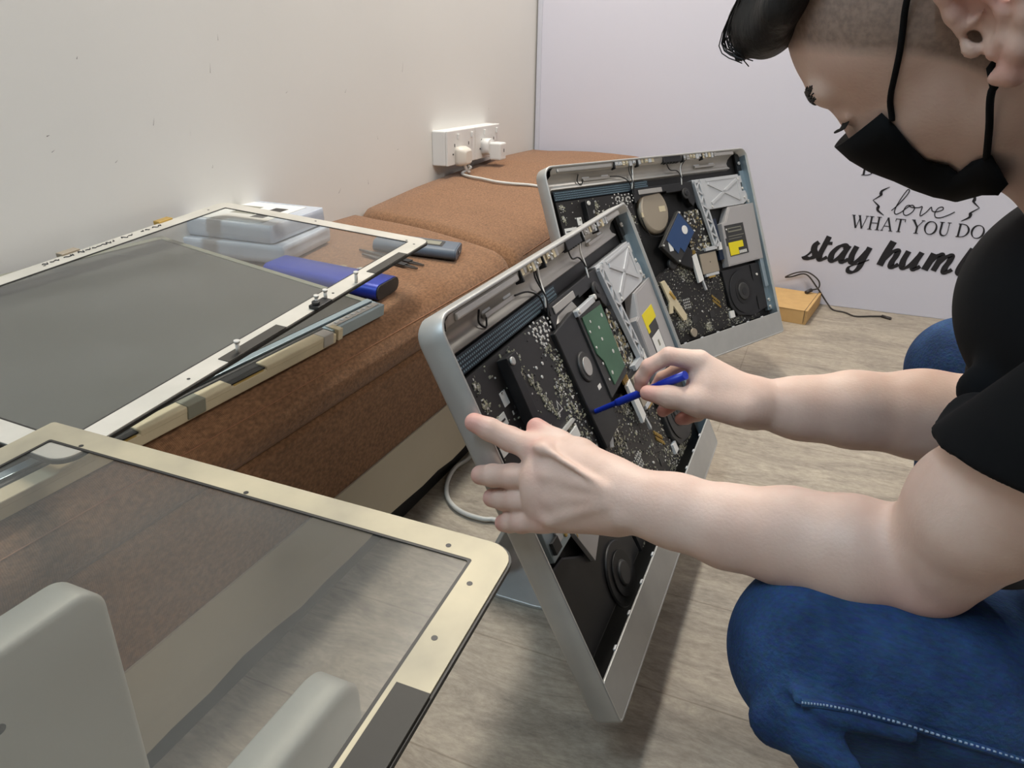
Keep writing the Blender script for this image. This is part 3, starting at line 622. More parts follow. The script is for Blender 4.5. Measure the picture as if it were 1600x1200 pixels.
XF = frame((0.4525, 0.8917, -0.0007), (-0.3515, 0.1791, 0.9189), (0.8195, -0.4156, 0.3945), (0.6452, 1.2126, 0.1163))
NEARC = computer(XN, 'opened aluminium desktop computer with green-boarded hard drive, gripped by the left hand', True, 3)
computer(XF, 'opened aluminium desktop computer standing farther back, near the brown bench end', False, 8)
# loose blue drive in the far computer
b = [Vector((.276, .267)), Vector((.352, .327)), Vector((.396, .279)), Vector((.326, .239))]
hd = empty('hard_drive', XF @ Matrix.Translation((.335, .278, -.012)), 'loose blue-lidded hard drive tilted inside the far opened computer', 'hard drive')
mb = MB(); q = [(.2775, .262), (.357, .330), (.398, .280), (.322, .218)]; TT = Matrix.Translation((-.335, -.278, 0))
mb.prism(q, 0, .011, M['dark'], TT); mb.build('drive_body', hd, bevel=.0015)
def inset(q, k, c=None):
    c = sum((Vector(p) for p in q), Vector((0, 0))) / len(q); return [c + (Vector(p) - c) * k for p in q]
mb = MB(); mb.prism([(.296, .273), (.354, .324), (.392, .279), (.345, .240), (.335, .252), (.324, .240)], .011, .0125, M['blue'], TT); mb.cyl((.361, .287), .0095, .0125, .0130, M['paper'], 24, TT); mb.build('drive_lid', hd)
mb = MB(); mb.box(.300, .312, .248, .268, .011, .0118, M['paper'], TT); mb.build('drive_label', hd)
for x, y in ((.283, .263), (.356, .325), (.393, .281), (.323, .224)): MB().cyl((x, y), .0022, .011, .0135, M['solder'], 10, TT).build('corner_screw', hd)
# ---------------------------------------------------------------- loose glass sheets, LCD panel, things on the bench
def bz(x, y): # height of the cushion at (x, y)
    t = min(max((x - .08) / (XFR - .138), 0), 1)
    return interp(y, ZB) - .003 + (interp(y, ZF) + .0195 - interp(y, ZB)) * t + .006 * math.sin(math.pi * t)
def onbench(px, py, dz=.001):
    z = .38
    for _ in range(6): q = pxon(px, py, 2, z); z = bz(q.x, q.y) + dz
    return pxon(px, py, 2, z)
M['glass'] = glassmat('cover_glass', (0.95, 0.96, 0.95, 1), haze=0.03)
M['glassB'] = glassmat('dusty_cover_glass', (0.86, 0.86, 0.85, 1), haze=0.10, hazecol=(0.30, 0.30, 0.28, 1))
M['foil'] = mat('pale_foil_border', rgb(205, 200, 190), 0.5, 0.25, c2=rgb(188, 184, 174), vscale=14)
M['foil2'] = mat('worn_foil_border', rgb(138, 132, 116), 0.5, 0.2, c2=rgb(194, 182, 154), vscale=8)
M['gasket'] = mat('black_edge', rgb(34, 32, 30), 0.5)
M['patch'] = mat('black_tape', rgb(52, 48, 42), 0.6)
def glass_sheet(A, O, L, W, label, glassm, bord, patches, holes, wb=.024, wl=.024, r00=None):
    """local x along length, y across, z up; thickness 3 mm"""
    r = empty('glass_panel', A, label, 'glass panel')
    t = .003
    mb = MB(); mb.prism(rr(L - .001, W - .001, .014, x0=.0005, y0=.0005), 0, t * .8, glassm); mb.build('glass_pane', r)
    mb = MB(); out = rr(L, W, .017, n=6, r00=r00); inn = []
    # border ring, outer rounded, inner sharp
    inn = rr(L - 2 * wl, W - 2 * wb, .002, n=6, x0=wl, y0=wb)
    for z0, z1, ins, m in ((t * .8, t + .0004, 0, bord),):
        a = [Vector((p.x, p.y, z1)) for p in out]; b2 = [Vector((p.x, p.y, z1)) for p in inn]; c = [Vector((p.x, p.y, z0)) for p in inn]; d = [Vector((p.x, p.y, -.0004)) for p in out]
        mb.loft([d, a, b2, c], m, cap0=False, cap1=False, smooth=False)
    for x, y in holes: mb.cyl((x, y), .0018, t + .0004, t + .0006, M['black'], 10)
    mb.build('metal_border', r)
    mb = MB(); o2 = rr(L + .003, W + .003, .018, x0=-.0015, y0=-.0015, r00=r00); i2 = rr(L, W, .017, r00=r00)
    mb.loft([[Vector((p.x, p.y, -.0012)) for p in o2], [Vector((p.x, p.y, t * .7)) for p in o2], [Vector((p.x, p.y, t * .7)) for p in i2], [Vector((p.x, p.y, -.0012)) for p in i2]], M['gasket'], cap0=False, cap1=False, smooth=False)
    o3 = rr(L - 2 * wl + .0, W - 2 * wb, .002, x0=wl, y0=wb); i3 = rr(L - 2 * wl - .004, W - 2 * wb - .004, .002, x0=wl + .002, y0=wb + .002)
    mb.loft([[Vector((p.x, p.y, t * .8)) for p in o3], [Vector((p.x, p.y, t + .0003)) for p in o3], [Vector((p.x, p.y, t + .0003)) for p in i3], [Vector((p.x, p.y, t * .8)) for p in i3]], M['gasket'], cap0=False, cap1=False, smooth=False)
    mb.build('edge_gasket', r)
    for x0, x1, y0, y1 in patches:
        mb = MB(); mb.box(x0, x1, y0, y1, t + .0003, t + .0012, M['patch']); mb.build('tape_patch', r)
    return r
# sheet lying over the boxes and the LCD panel
AO = Vector((.450, .324, .400)); ax = Vector((-.036, .997, .074)); ay = Vector((-.996, -.042, .075))
XA = ortho(ax, ay, AO)
sa = glass_sheet(XA, AO, .65, .39, 'long clear glass sheet with grey metal border and black handwriting on its wall edge', M['glass'], M['foil'], [(.485, .575, -.001, .013), (.195, .290, -.001, .013)], [(.62, .012), (.63, .03), (.64, .2), (.4, .01), (.15, .01), (.3, .378), (.6, .378)])
mb = MB(); rnd = random.Random(5)
x = .30
while x < .50:
    y0 = .366 + .0165
    h = rnd.uniform(.004, .009); dx = rnd.uniform(.004, .010)
    pts = [(x, y0 + rnd.uniform(-.003, 0), .0040), (x + dx * .3, y0 + h - .006, .0040), (x + dx * .6, y0 - h * .6, .0040), (x + dx, y0 + rnd.uniform(-.004, .002), .0040)]
    mb.tube(pts, .0006, M['ink'], 4, 3); x += dx + (rnd.uniform(.006, .015) if rnd.random() < .25 else rnd.uniform(0, .003))
mb.build('handwriting', sa)
for k, xx in enumerate((.20, .335, .505)):
    mb = MB(); mb.box(xx, xx + .028, .388, .400, .000, .006, M['gold'] if k != 1 else M['beige']); mb.build('foam_tab', sa, bevel=.0008)
for xx, yy in ((.445, .004), (.375, .004), (.355, .003), (.215, .004)):
    mb = MB(); mb.cyl((xx, yy), .0022, .003, .016, M['solder'], 12); mb.cyl((xx, yy), .0032, .016, .0185, M['solder'], 12); mb.build('standoff_screw', sa)
mb = MB(); mb.box(.345, .375, -.006, .008, .0035, .008, M['black']); mb.cyl((.352, .002), .005, .008, .012, M['dark'], 12); mb.build('rubber_clip', sa, bevel=.001)
# near sheet
BO = Vector((.448, .327, .435)); bx_ = Vector((.999, .04, -.030)); by_ = Vector((-.035, .997, .035))
# local x = -y direction (long side towards camera), local y = +x direction
XB = ortho(-by_, bx_, BO)
glass_sheet(XB, BO, .65, .39, 'dusty glass sheet in tan metal border, nearest the camera, reaching over the floor', M['glassB'], M['foil2'], [(.118, .30, .372, .3905)], [(.018, .05), (.018, .2), (.014, .35), (.04, .376), (.085, .376), (.08, .010)], wb=.021, wl=.020, r00=.003)
# LCD panel
LO = Vector((.409, .203, .386)); XL = ortho(Vector((-.001, 1, .0)), Vector((-.357, -.06, .050)), LO)
lcd = empty('screen_panel', XL, 'bare dark grey screen panel lying under the clear glass sheet on the bench', 'screen panel')
M['lcd'] = mat('matte_screen', rgb(82, 80, 74), 0.24, spec=0.6)
L2, W2 = .635, .398
mb = MB(); mb.box(0, L2, 0, W2, -.014, 0, M['dark']); mb.build('panel_housing', lcd, bevel=.002)
mb = MB(); mb.box(.012, L2 - .012, .016, W2 - .012, 0, .0012, M['lcd']); mb.build('screen_surface', lcd)
mb = MB(); mb.box(0, L2, W2 - .011, W2, 0, .002, M['chipg']); mb.box(L2 - .011, L2, .01, W2, 0, .002, M['chipg']); mb.box(0, .011, 0, W2, 0, .002, M['chipg']); mb.box(0, L2, 0.004, .013, 0, .003, M['alu_in']); mb.build('screen_bezel', lcd, bevel=.0006)
for xx in (.30, .50): 
    mb = MB(); mb.box(xx, xx + .035, W2 - .002, W2 + .006, -.004, .001, M['alu_in']); mb.build('side_tab', lcd, bevel=.0008)
# metal channel along the front side of the panel
ch = MB(); ch.box(.0, L2 + .004, -.010, .002, -.016, -.001, M['black']); ch.box(.515, L2 + .004, -.014, .006, -.016, .000, M['alu_in']); ch.box(.52, L2 - .002, -.009, .001, .000, .0012, M['silver'])
for k in range(7): ch.box(.535 + k * .013, .541 + k * .013, -.006, -.001, .0012, .002, M['white_metal'])
ch.build('front_channel', lcd, bevel=.0012)
mb = MB(); mb.box(-.02, .518, -.019, -.005, -.0165, -.003, M['tan']); mb.build('tan_tape', lcd, bevel=.0016)
for a_, b_ in ((-.02, .012), (.060, .165), (.212, .330), (.385, .512)):
    MB().box(a_, b_, -.0193, -.003, -.006, .0008, M['tan']).build('tape_flap', lcd, bevel=.0012)
for a_, b_ in ((.012, .060), (.165, .212), (.330, .385)):
    MB().box(a_, b_, -.0165, .0, -.0045, -.0012, M['black']).build('notch_pad', lcd)
    MB().box(a_ + .004, b_ - .004, -.0185, -.0165, -.0042, -.0026, M['gold']).build('brass_contact', lcd)
for a_, b_, m_ in ((.490, .510, 'silver'), (.268, .292, 'chipg'), (.520, .530, 'tan')):
    MB().box(a_, b_, -.0205, -.004, -.014, .0016, M[m_]).build('metal_clip', lcd, bevel=.001)
mb = MB(); mb.box(.02, .075, -.004, .030, .001, .004, M['white']); mb.cyl((.045, .010), .015, .004, .0055, M['foil'], 20); mb.box(-.18, .03, -.018, .002, .001, .003, M['white_metal']); mb.build('corner_plate', lcd, bevel=.001)
# two wrapped boxes
M['wrap'] = mat('grey_bubble_wrap', rgb(206, 210, 218), 0.25, spec=0.8, bump=0.8, bscale=34, c2=rgb(186, 194, 206), vscale=12)
def wrapbox(o, ang, w, d, h, label, sticker):
    X = Matrix.Translation(o) @ Matrix.Rotation(ang, 4, 'Z') @ Matrix.Rotation(math.radians(2), 4, 'Y')
    r = empty('wrapped_box', X, label, 'box', 'plastic wrapped boxes stacked under the glass sheet')
    mb = MB(); rnd = random.Random(int(o[2] * 1000)); L = []
    for z, ins in ((0, .003), (.002, .0005), (h * .35, 0), (h * .7, .0003), (h - .0015, .0004), (h, .003)):
        P = rr(w, d, .006, n=4, x0=-w / 2, y0=-d / 2, z=z, inset=ins); L.append([p + Vector((rnd.uniform(-.0012, .0012), rnd.uniform(-.0012, .0012), 0)) for p in P])
    mb.loft(L, M['wrap'], smooth=True); mb.build('wrapping', r)
    if sticker:
        mb = MB(); mb.box(-w * .46, w * .36, -d * .44, d * .40, h + .0002, h + .0008, M['paper']); mb.box(-w * .12, w * .12, -d * .15, d * .02, h + .0008, h + .001, M['chipg'])
        mb.box(-w * .3, w * .02, d * .1, d * .2, h + .0008, h + .001, M['chipg']); mb.box(w * .14, w * .27, -d * .25, d * .22, h + .0008, h + .001, M['dark']); mb.build('shipping_label', r)
wrapbox((.060, 1.000, .396), math.radians(12), .195, .185, .030, 'lower grey plastic-wrapped box of the stack beneath the glass sheet', False)
wrapbox((.048, 1.005, .428), math.radians(9), .190, .180, .030, 'upper plastic-wrapped box with white shipping label, under the glass sheet', True)
def stad(w, h, n=8):
    P = []; r = h / 2
    for c, a0 in ((w / 2 - r, -90), (-w / 2 + r, 90)):
        for k in range(n + 1): a = math.radians(a0 + 180 * k / n); P.append((c + r * math.cos(a), r * math.sin(a) + r))
    return P
# blue case
p0 = onbench(606, 462, .002); p1 = onbench(432, 427, .002)
M['royal'] = mat('royal_blue_metal', rgb(32, 58, 172), 0.4, 0.15); 
def slab(name, label, cat, p0, p1, w, h, m, endm):
    d = (p1 - p0); L = d.length; X = ortho(Vector((d.y, -d.x, 0)), d, p0)
    X = frame(*[X.col[i].to_3d() for i in range(3)], p0); r = empty(name, X, label, cat)
    P = stad(w, h); mb = MB(); mb.loft([[Vector((a, 0.002, b)) for a, b in P], [Vector((a, L, b)) for a, b in P]], m); mb.build('casing', r, bevel=.0006)
    mb = MB(); P2 = stad(w - .002, h - .002); mb.loft([[Vector((a, -.0005, b + .001)) for a, b in P2], [Vector((a, .002, b + .001)) for a, b in P2]], endm); mb.build('end_cap', r)
    return r, L
slab('power_bank', 'royal blue metal power bank half under the glass sheet', 'power bank', p0, p1, .074, .024, M['royal'], M['dark'])
p0 = onbench(716, 401, .002); p1 = onbench(590, 385, .002)
M['slate'] = mat('slate_grey_plastic', rgb(92, 102, 114), 0.5)
r, L = slab('drive_enclosure', 'slate grey plastic adapter with a port in its end, past the glass corner', 'adapter', p0, p1, .075, .020, M['slate'], M['slate'])
mb = MB(); mb.box(-.010, .004, -.0015, 0, .006, .013, M['black']); mb.box(-.006, .0, -.002, -.0014, .008, .011, M['white_metal']); mb.build('port', r)
mb = MB(); mb.box(-.020, .020, .028, .095, .0195, .0205, M['dark']); mb.box(-.012, .014, .034, .085, .0203, .0208, M['chipg']); mb.build('recessed_tray', r)
# tweezers
def tweezers(a, b, label):
    d = (b - a).normalized(); L = (b - a).length; X = ortho(d, Vector((-d.y, d.x, 0)), a); r = empty('tweezers', X, label, 'tweezers', 'tweezers on the bench')
    for s in (-1, 1):
        mb = MB(); w = [(0, .0045), (.4, .005), (.7, .004), (.92, .0018), (1.0, .0006)]; gap = [.0, .004, .005, .003, .0015]
        L1 = []
        for (t, hw), g in zip(w, gap):
            L1.append([Vector((t * L, s * g - hw * .4, .001)), Vector((t * L, s * g + hw * .4, .001)), Vector((t * L, s * g + hw * .4, .004)), Vector((t * L, s * g - hw * .4, .004))])
        mb.loft(L1, M['chipg'] if False else mat('tweezer_steel', rgb(120, 118, 114), .35, .7), smooth=False); mb.build('arm', r)
    mb = MB(); mb.box(L * .50, L * .80, -.0075, .0075, .0035, .0052, M['black']); mb.build('grip', r)
tweezers(onbench(562, 392), onbench(662, 417), 'black-gripped steel tweezers with pointed tips out past the glass border')
tweezers(onbench(566, 399), onbench(652, 422), 'steel tweezers lying just in front of the other pair, half under the glass')
q = onbench(535, 417); tag(MB().cyl((0, 0), .008, 0, .0015, M['chipt'], 24).build('coin'), 'small pale disc on the brown fabric beside the blue power bank', 'disc').location = q
q = onbench(567, 423); mb = MB()
for k in range(5): a = k * 1.25; mb.box(.006 * math.cos(a) - .004, .006 * math.cos(a) + .004, .006 * math.sin(a) - .0015, .006 * math.sin(a) + .0015, 0, .003 + k * .0006, M['paper'])
o = mb.build('plastic_clip', bevel=.0006); o.location = q; tag(o, 'tiny clear plastic clip seen through the glass near the blue power bank', 'clip')

# ---------------------------------------------------------------- wall sockets
def socket_box():
    y0, y1, z0, z1 = 1.752, 2.085, .452, .540
    r = empty('wall_socket', Matrix.Translation((0, (y0 + y1) / 2, (z0 + z1) / 2)), 'white surface-mounted wall socket strip above the bench', 'wall socket')
    T = r.matrix_world.inverted(); mb = MB(); mb.box(0.0, .040, y0, y1, z0, z1, M['white']); mb.build('back_box', r, T, bevel=.003)
    for a, b in ((y0, (y0 + y1) / 2 - .001), ((y0 + y1) / 2 + .001, y1)):
        mb = MB(); mb.box(.040, .046, a, b, z0, z1, M['white']); mb.build('face_plate', r, T, bevel=.002)
    n = 4
    for k in range(n):
        yc = y0 + (k + .5) * (y1 - y0) / n
        mb = MB(); mb.box(.046, .050, yc + .014, yc + .024, z1 - .024, z1 - .010, M['white']); mb.build('switch', r, T, bevel=.001)
        mb = MB(); mb.box(.0461, .0465, yc - .002, yc + .002, z1 - .042, z1 - .034, M['dark']); mb.box(.0461, .0465, yc - .013, yc - .007, z1 - .062, z1 - .058, M['dark']); mb.box(.0461, .0465, yc + .007, yc + .013, z1 - .062, z1 - .058, M['dark']); mb.build('pin_slots', r, T)
socket_box()
Mp = mat('ivory_plug_plastic', rgb(222, 214, 202), 0.4)
pl = empty('mains_plug', Matrix.Translation((.046, 1.82, .47)), 'ivory mains plug with grey-white cord, in the socket nearest the camera', 'plug')
mb = MB(); L = []
for x, s in ((0, 1), (.012, 1), (.026, .80), (.030, .6)): L.append([Vector((x, p.x * s, p.y * s)) for p in rr(.054, .050, .012, x0=-.027, y0=-.022)])
mb.loft(L, Mp); mb.build('plug_body', pl)
mb = MB(); mb.tube([(.016, 0, -.018), (.018, .004, -.030), (.024, .012, -.040)], .0045, M['white'], 10, 3); mb.build('strain_relief', pl)
cord = [Vector((.068, 1.828, .448)), Vector((.074, 1.830, .442))] + [onbench(x, y, .006) for x, y in ((722, 271), (735, 276), (752, 279), (775, 284), (800, 287), (835, 290), (862, 298))]
cord += [Vector((.475, cord[-1].y - .05, cord[-1].z - .02)), Vector((.50, 1.62, .30)), Vector((.56, 1.64, .25))]
mb = MB(); mb.tube(cord, .0038, M['bronze'], 8, 6); o = mb.build('power_cord', pl, pl.matrix_world.inverted())
ch = empty('charger', Matrix.Translation((.046, 1.975, .485)), 'white square charger plugged into the wall socket, with no cable', 'charger')
mb = MB(); L = []
for x, s in ((0, 1), (.018, 1), (.024, .93)): L.append([Vector((x, p.x * s, p.y * s)) for p in rr(.044, .044, .016, x0=-.022, y0=-.022)])
mb.loft(L, M['white']); mb.build('plug_body', ch)
mb = MB(); mb.box(.022, .058, -.012, .030, -.036, .012, M['white']); o = mb.build('adapter_block', ch, bevel=.005, seg=3)
mb = MB(); mb.box(.0575, .0586, .010, .014, -.014, -.005, M['dark']); mb.build('port', ch)

# ---------------------------------------------------------------- floor things
def flat(px, py, z=0): return pxon(px, py, 2, z)
q0 = flat(1258, 508); q1 = flat(1280, 477); 
bxr = empty('cardboard_box', Matrix.Translation((q0.x, q0.y, 0)) @ Matrix.Rotation(math.atan2(q1.y - q0.y, q1.x - q0.x) - math.pi / 2, 4, 'Z'), 'small flat brown cardboard box on the floor behind the far computer', 'box')
M['card'] = mat('corrugated_card', rgb(196, 158, 104), 0.8, var=0.06, vscale=30)
hB = .042
mb = MB(); mb.box(-.20, 0, 0, .215, 0, hB, M['card']); mb.build('carton', bxr, bevel=.001)
mb = MB(); mb.box(-.200, -.008, -.001, .215, hB, hB + .0015, M['card']); mb.build('lid', bxr, bevel=.0006)
mb = MB(); mb.box(-.0078, .0004, .0, .236, hB * .05, hB + .001, M['card']); mb.box(-.0085, -.0075, -.0012, .236, hB * .1, hB + .0018, M['dark']); mb.build('side_flap', bxr)
M['cable'] = mat('black_cable', rgb(52, 46, 44), 0.5)
pts = [flat(x, y, .004) for x, y in ((1248, 474), (1258, 472), (1255, 466), (1240, 458), (1225, 453), (1212, 454), (1228, 450), (1236, 452), (1242, 460))]
pts = [Vector((.985, 2.44, .055)), Vector((1.005, 2.45, .062)), Vector((1.0, 2.455, .085)), Vector((.965, 2.462, .105)), Vector((.93, 2.46, .10)), Vector((.90, 2.46, .082)), Vector((.92, 2.465, .085)), Vector((.96, 2.462, .098)), Vector((1.0, 2.46, .06)), Vector((1.04, 2.458, .012))] + [flat(x, y, .003) for x, y in ((1302, 484), (1320, 488), (1336, 494), (1360, 494), (1378, 494))]
cbl = empty('usb_cable', Matrix.Translation((1.0, 2.45, 0)), 'thin black cable trailing from the cardboard box along the foot of the board', 'cable')
T = cbl.matrix_world.inverted(); mb = MB(); mb.tube(pts, .0024, M['cable'], 8, 6); mb.build('cord', cbl, T)
mb = MB(); a = flat(1378, 494, .004); b = flat(1392, 498, .004); mb.tube([a, b], .005, M['cable'], 10); mb.build('plug', cbl, T)
mb = MB(); mb.tube([Vector((.985, 2.44, .055)), Vector((.97, 2.425, .048))], .006, M['cable'], 10); mb.build('plug', cbl, T)
lp = [XN @ Vector((.32, .10, -.058))] + [Vector((.56, .93, .16)), Vector((.43, 1.13, .05))] + [flat(x, y, .006) for x, y in ((735, 712), (712, 730), (700, 750), (698, 772), (708, 790), (728, 803), (755, 811), (775, 813))] + [Vector((.60, .90, .006)), Vector((.64, .86, .01))]
mb = MB(); mb.tube(lp[2:], .0042, M['bronze'], 10, 6); o = mb.build('power_cord', NEARC, NEARC.matrix_world.inverted())

# ---------------------------------------------------------------- standing casings under the near glass
M['shellw'] = mat('satin_aluminium_casing', rgb(204, 203, 195), 0.5, 0.15)
def casing(x0, x1, ye, z, L, label, hole):
    r = empty('computer_casing', Matrix.Translation(((x0 + x1) / 2, ye - L / 2, 0)), label, 'casing')
    T = Matrix.Translation((-(x0 + x1) / 2, -(ye - L / 2), 0))
    mb = MB(); n = 5
    P = [Vector((0, p.x, p.y)) for p in rr(L, z, .030, n=8, x0=ye - L, y0=0.0)]
    LL = []
    for x, ins in ((x0, .004), (x0 + .003, .0005), (x1 - .003, .0005), (x1 - .0008, .0025), (x1, .006), (x1 + .003, .05), (x1 + .004, .12)):
        LL.append([Vector((x, p.x, p.y)) for p in rr(L, z, .020, n=8, x0=ye - L, y0=0.0, inset=ins)])
    mb.loft(LL, M['shellw']); mb.build('shell', r, T)
    for (y, zz, w, h, m) in hole:
        mb = MB(); mb.prism([(a, b) for a, b in stad(w, h)], 0, .004, m, frame((0, 1, 0), (0, 0, 1), (1, 0, 0), (x1 - .001, y, zz))); mb.build('slot', r, T)
    return r
casing(.572, .602, .236, .402, .34, 'large pale casing standing at the left edge under the near glass sheet', [(.145, .355, .030, .006, M['dark'])])
c2 = casing(.738, .766, .270, .364, .36, 'lower pale casing standing beside the bench shadow under the near glass sheet', [(.150, .300, .016, .010, M['dark'])])
mb = MB(); mb.tube([(.768, .150, .303), (.785, .145, .31), (.80, .125, .315)], .002, M['gold'], 8, 3); o = mb.build('loose_wire', c2, Matrix.Translation((-.752, -.090, 0)))
# ---------------------------------------------------------------- person (distance-field modelling, one continuous skin)
V = lambda *a: np.array(a, float)
def W(px, py, d): q = pxd(px, py, d); return np.array((q.x, q.y, q.z))
class Field:
    def __init__(s, lo, hi, h):
        s.lo = np.array(lo, float); s.h = h; s.n = np.ceil((np.array(hi) - s.lo) / h).astype(int) + 1
        s.g = np.full(tuple(s.n), 0.03, np.float32)
    def _win(s, lo, hi):
        a = np.clip(np.floor((lo - s.lo) / s.h).astype(int), 0, s.n - 1); b = np.clip(np.ceil((hi - s.lo) / s.h).astype(int) + 1, 1, s.n)
        if (b - a).min() <= 0: return None
        ax = [(s.lo[i] + np.arange(a[i], b[i]) * s.h).astype(np.float32) for i in range(3)]
        return tuple(slice(a[i], b[i]) for i in range(3)), np.meshgrid(*ax, indexing='ij', sparse=True)
    def _put(s, sl, d, k, sub=False):
        G = s.g[sl]
        if sub:
            d = -d
            if k: h = np.clip(0.5 - 0.5 * (G - d) / k, 0, 1); s.g[sl] = G + (d - G) * h + k * h * (1 - h)
            else: s.g[sl] = np.maximum(G, d)
        elif k: h = np.clip(0.5 + 0.5 * (G - d) / k, 0, 1); s.g[sl] = G + (d - G) * h - k * h * (1 - h)
        else: s.g[sl] = np.minimum(G, d)
    def cone(s, a, b, r1, r2, k=.006, sub=False, flat=None):
        """tapered capsule; flat=(axis,ratio) squashes the section along axis"""
        a = np.asarray(a, float); b = np.asarray(b, float); m = max(r1, r2) * (1 if flat is None else 1) + k * 2 + .012
        w_ = s._win(np.minimum(a, b) - m, np.maximum(a, b) + m)
        if w_ is None: return
        sl, (X, Y, Z) = w_; ab = b - a; L2 = max(float(ab @ ab), 1e-9)
        t = np.clip(((X - a[0]) * ab[0] + (Y - a[1]) * ab[1] + (Z - a[2]) * ab[2]) / L2, 0, 1)
        dx = X - a[0] - t * ab[0]; dy = Y - a[1] - t * ab[1]; dz = Z - a[2] - t * ab[2]
        q = dx * dx + dy * dy + dz * dz
        if flat is not None:
            n, ra = flat; n = n / np.linalg.norm(n); c = dx * n[0] + dy * n[1] + dz * n[2]; q = q + c * c * (1 / ra ** 2 - 1)
        s._put(sl, np.sqrt(q) - (r1 + (r2 - r1) * t), k, sub)
    def chain(s, P, R, k=.006, flat=None):
        for i in range(len(P) - 1): s.cone(P[i], P[i + 1], R[i], R[i + 1], k, flat=flat)
    def ell(s, c, r, ax=None, k=.006, sub=False):
        c = np.asarray(c, float); r = np.asarray(r, float); A = np.eye(3) if ax is None else np.asarray(ax, float); m = r.max() + 2 * k + .012
        w_ = s._win(c - m, c + m)
        if w_ is None: return
        sl, (X, Y, Z) = w_; X = X - c[0]; Y = Y - c[1]; Z = Z - c[2]
        u = [(X * A[i][0] + Y * A[i][1] + Z * A[i][2]) for i in range(3)]
        k0 = np.sqrt(sum((u[i] / r[i]) ** 2 for i in range(3))); k1 = np.sqrt(sum((u[i] / r[i] ** 2) ** 2 for i in range(3))) + 1e-9
        s._put(sl, k0 * (k0 - 1) / k1, k, sub)
    def mesh(s, name, m, parent=None, cut=None):
        g = s.g; S = g < 0
        g[0], g[-1] = .03, .03; g[:, 0], g[:, -1] = .03, .03; g[:, :, 0], g[:, :, -1] = .03, .03; S = g < 0
        c = [S[i:S.shape[0] - 1 + i, j:S.shape[1] - 1 + j, k:S.shape[2] - 1 + k] for i in (0, 1) for j in (0, 1) for k in (0, 1)]
        an = c[0].copy(); al = c[0].copy()
        for q in c[1:]: an |= q; al &= q
        act = an & ~al; idx = np.argwhere(act); lut = np.full(act.shape, -1, np.int32); lut[act] = np.arange(len(idx))
        off = [(i, j, k) for i in (0, 1) for j in (0, 1) for k in (0, 1)]
        val = [g[idx[:, 0] + o[0], idx[:, 1] + o[1], idx[:, 2] + o[2]].astype(np.float64) for o in off]
        acc = np.zeros((len(idx), 3)); cnt = np.zeros(len(idx))
        for a in range(8):
            for b in range(a + 1, 8):
                df = np.array(off[b]) - np.array(off[a])
                if np.abs(df).sum() != 1: continue
                x = (val[a] < 0) != (val[b] < 0); t = np.where(x, val[a] / (val[a] - val[b] + 1e-20), 0)
                acc += np.where(x[:, None], np.array(off[a]) + t[:, None] * df, 0); cnt += x
        P = s.lo + (idx + acc / cnt[:, None]) * s.h
        F = []
        for ax in range(3):
            o1, o2 = [(1, 2), (2, 0), (0, 1)][ax]
            sl0 = [slice(1, -1)] * 3; sl1 = [slice(1, -1)] * 3; sl0[ax] = slice(0, -1); sl1[ax] = slice(1, None)
            A = S[tuple(sl0)]; B = S[tuple(sl1)]; e = np.argwhere(A != B)
            base = e.copy()
            for o in (o1, o2): base[:, o] += 1
            ins = A[tuple(e.T)]
            def cid(d1, d2):
                q = base.copy(); q[:, o1] -= d1; q[:, o2] -= d2; return lut[tuple(q.T)]
            q = np.stack([cid(1, 1), cid(0, 1), cid(0, 0), cid(1, 0)], 1); q[~ins] = q[~ins][:, ::-1]; F.append(q)
        F = np.concatenate(F); F = F[(F >= 0).all(1)]
        if cut is not None:
            keep = cut(P); F = F[keep[F].all(1)]; used = np.unique(F); re = np.full(len(P), -1); re[used] = np.arange(len(used)); P = P[used]; F = re[F]
        me = bpy.data.meshes.new(name); me.vertices.add(len(P)); me.vertices.foreach_set('co', P.astype(np.float32).ravel())
        me.loops.add(F.size); me.loops.foreach_set('vertex_index', F.ravel().astype(np.int32)); me.polygons.add(len(F))
        me.polygons.foreach_set('loop_start', np.arange(0, F.size, 4, dtype=np.int32)); me.update(calc_edges=True); me.validate()
        me.polygons.foreach_set('use_smooth', np.ones(len(me.polygons), bool)); me.materials.append(m)
        o = bpy.data.objects.new(name, me); COL.objects.link(o)
        if parent: o.parent = parent; o.matrix_parent_inverse = parent.matrix_world.inverted()
        return o, P
# head frame
HF = V(-.619, .341, -.708); HL = V(-.225, -.94, -.257); HO = V(1.049, .593, .736)
HF /= np.linalg.norm(HF); HL -= HF * (HF @ HL); HL /= np.linalg.norm(HL); HU = np.cross(HF, HL)
HA = np.array([HF, HL, HU])
def hp(x, y, z): return HO + (HF * x + HL * y + HU * z) / 1000
B = Field((.685, .33, .20), (1.34, .93, .905), .0021)
def H(fn, *a): pass
mm = .001
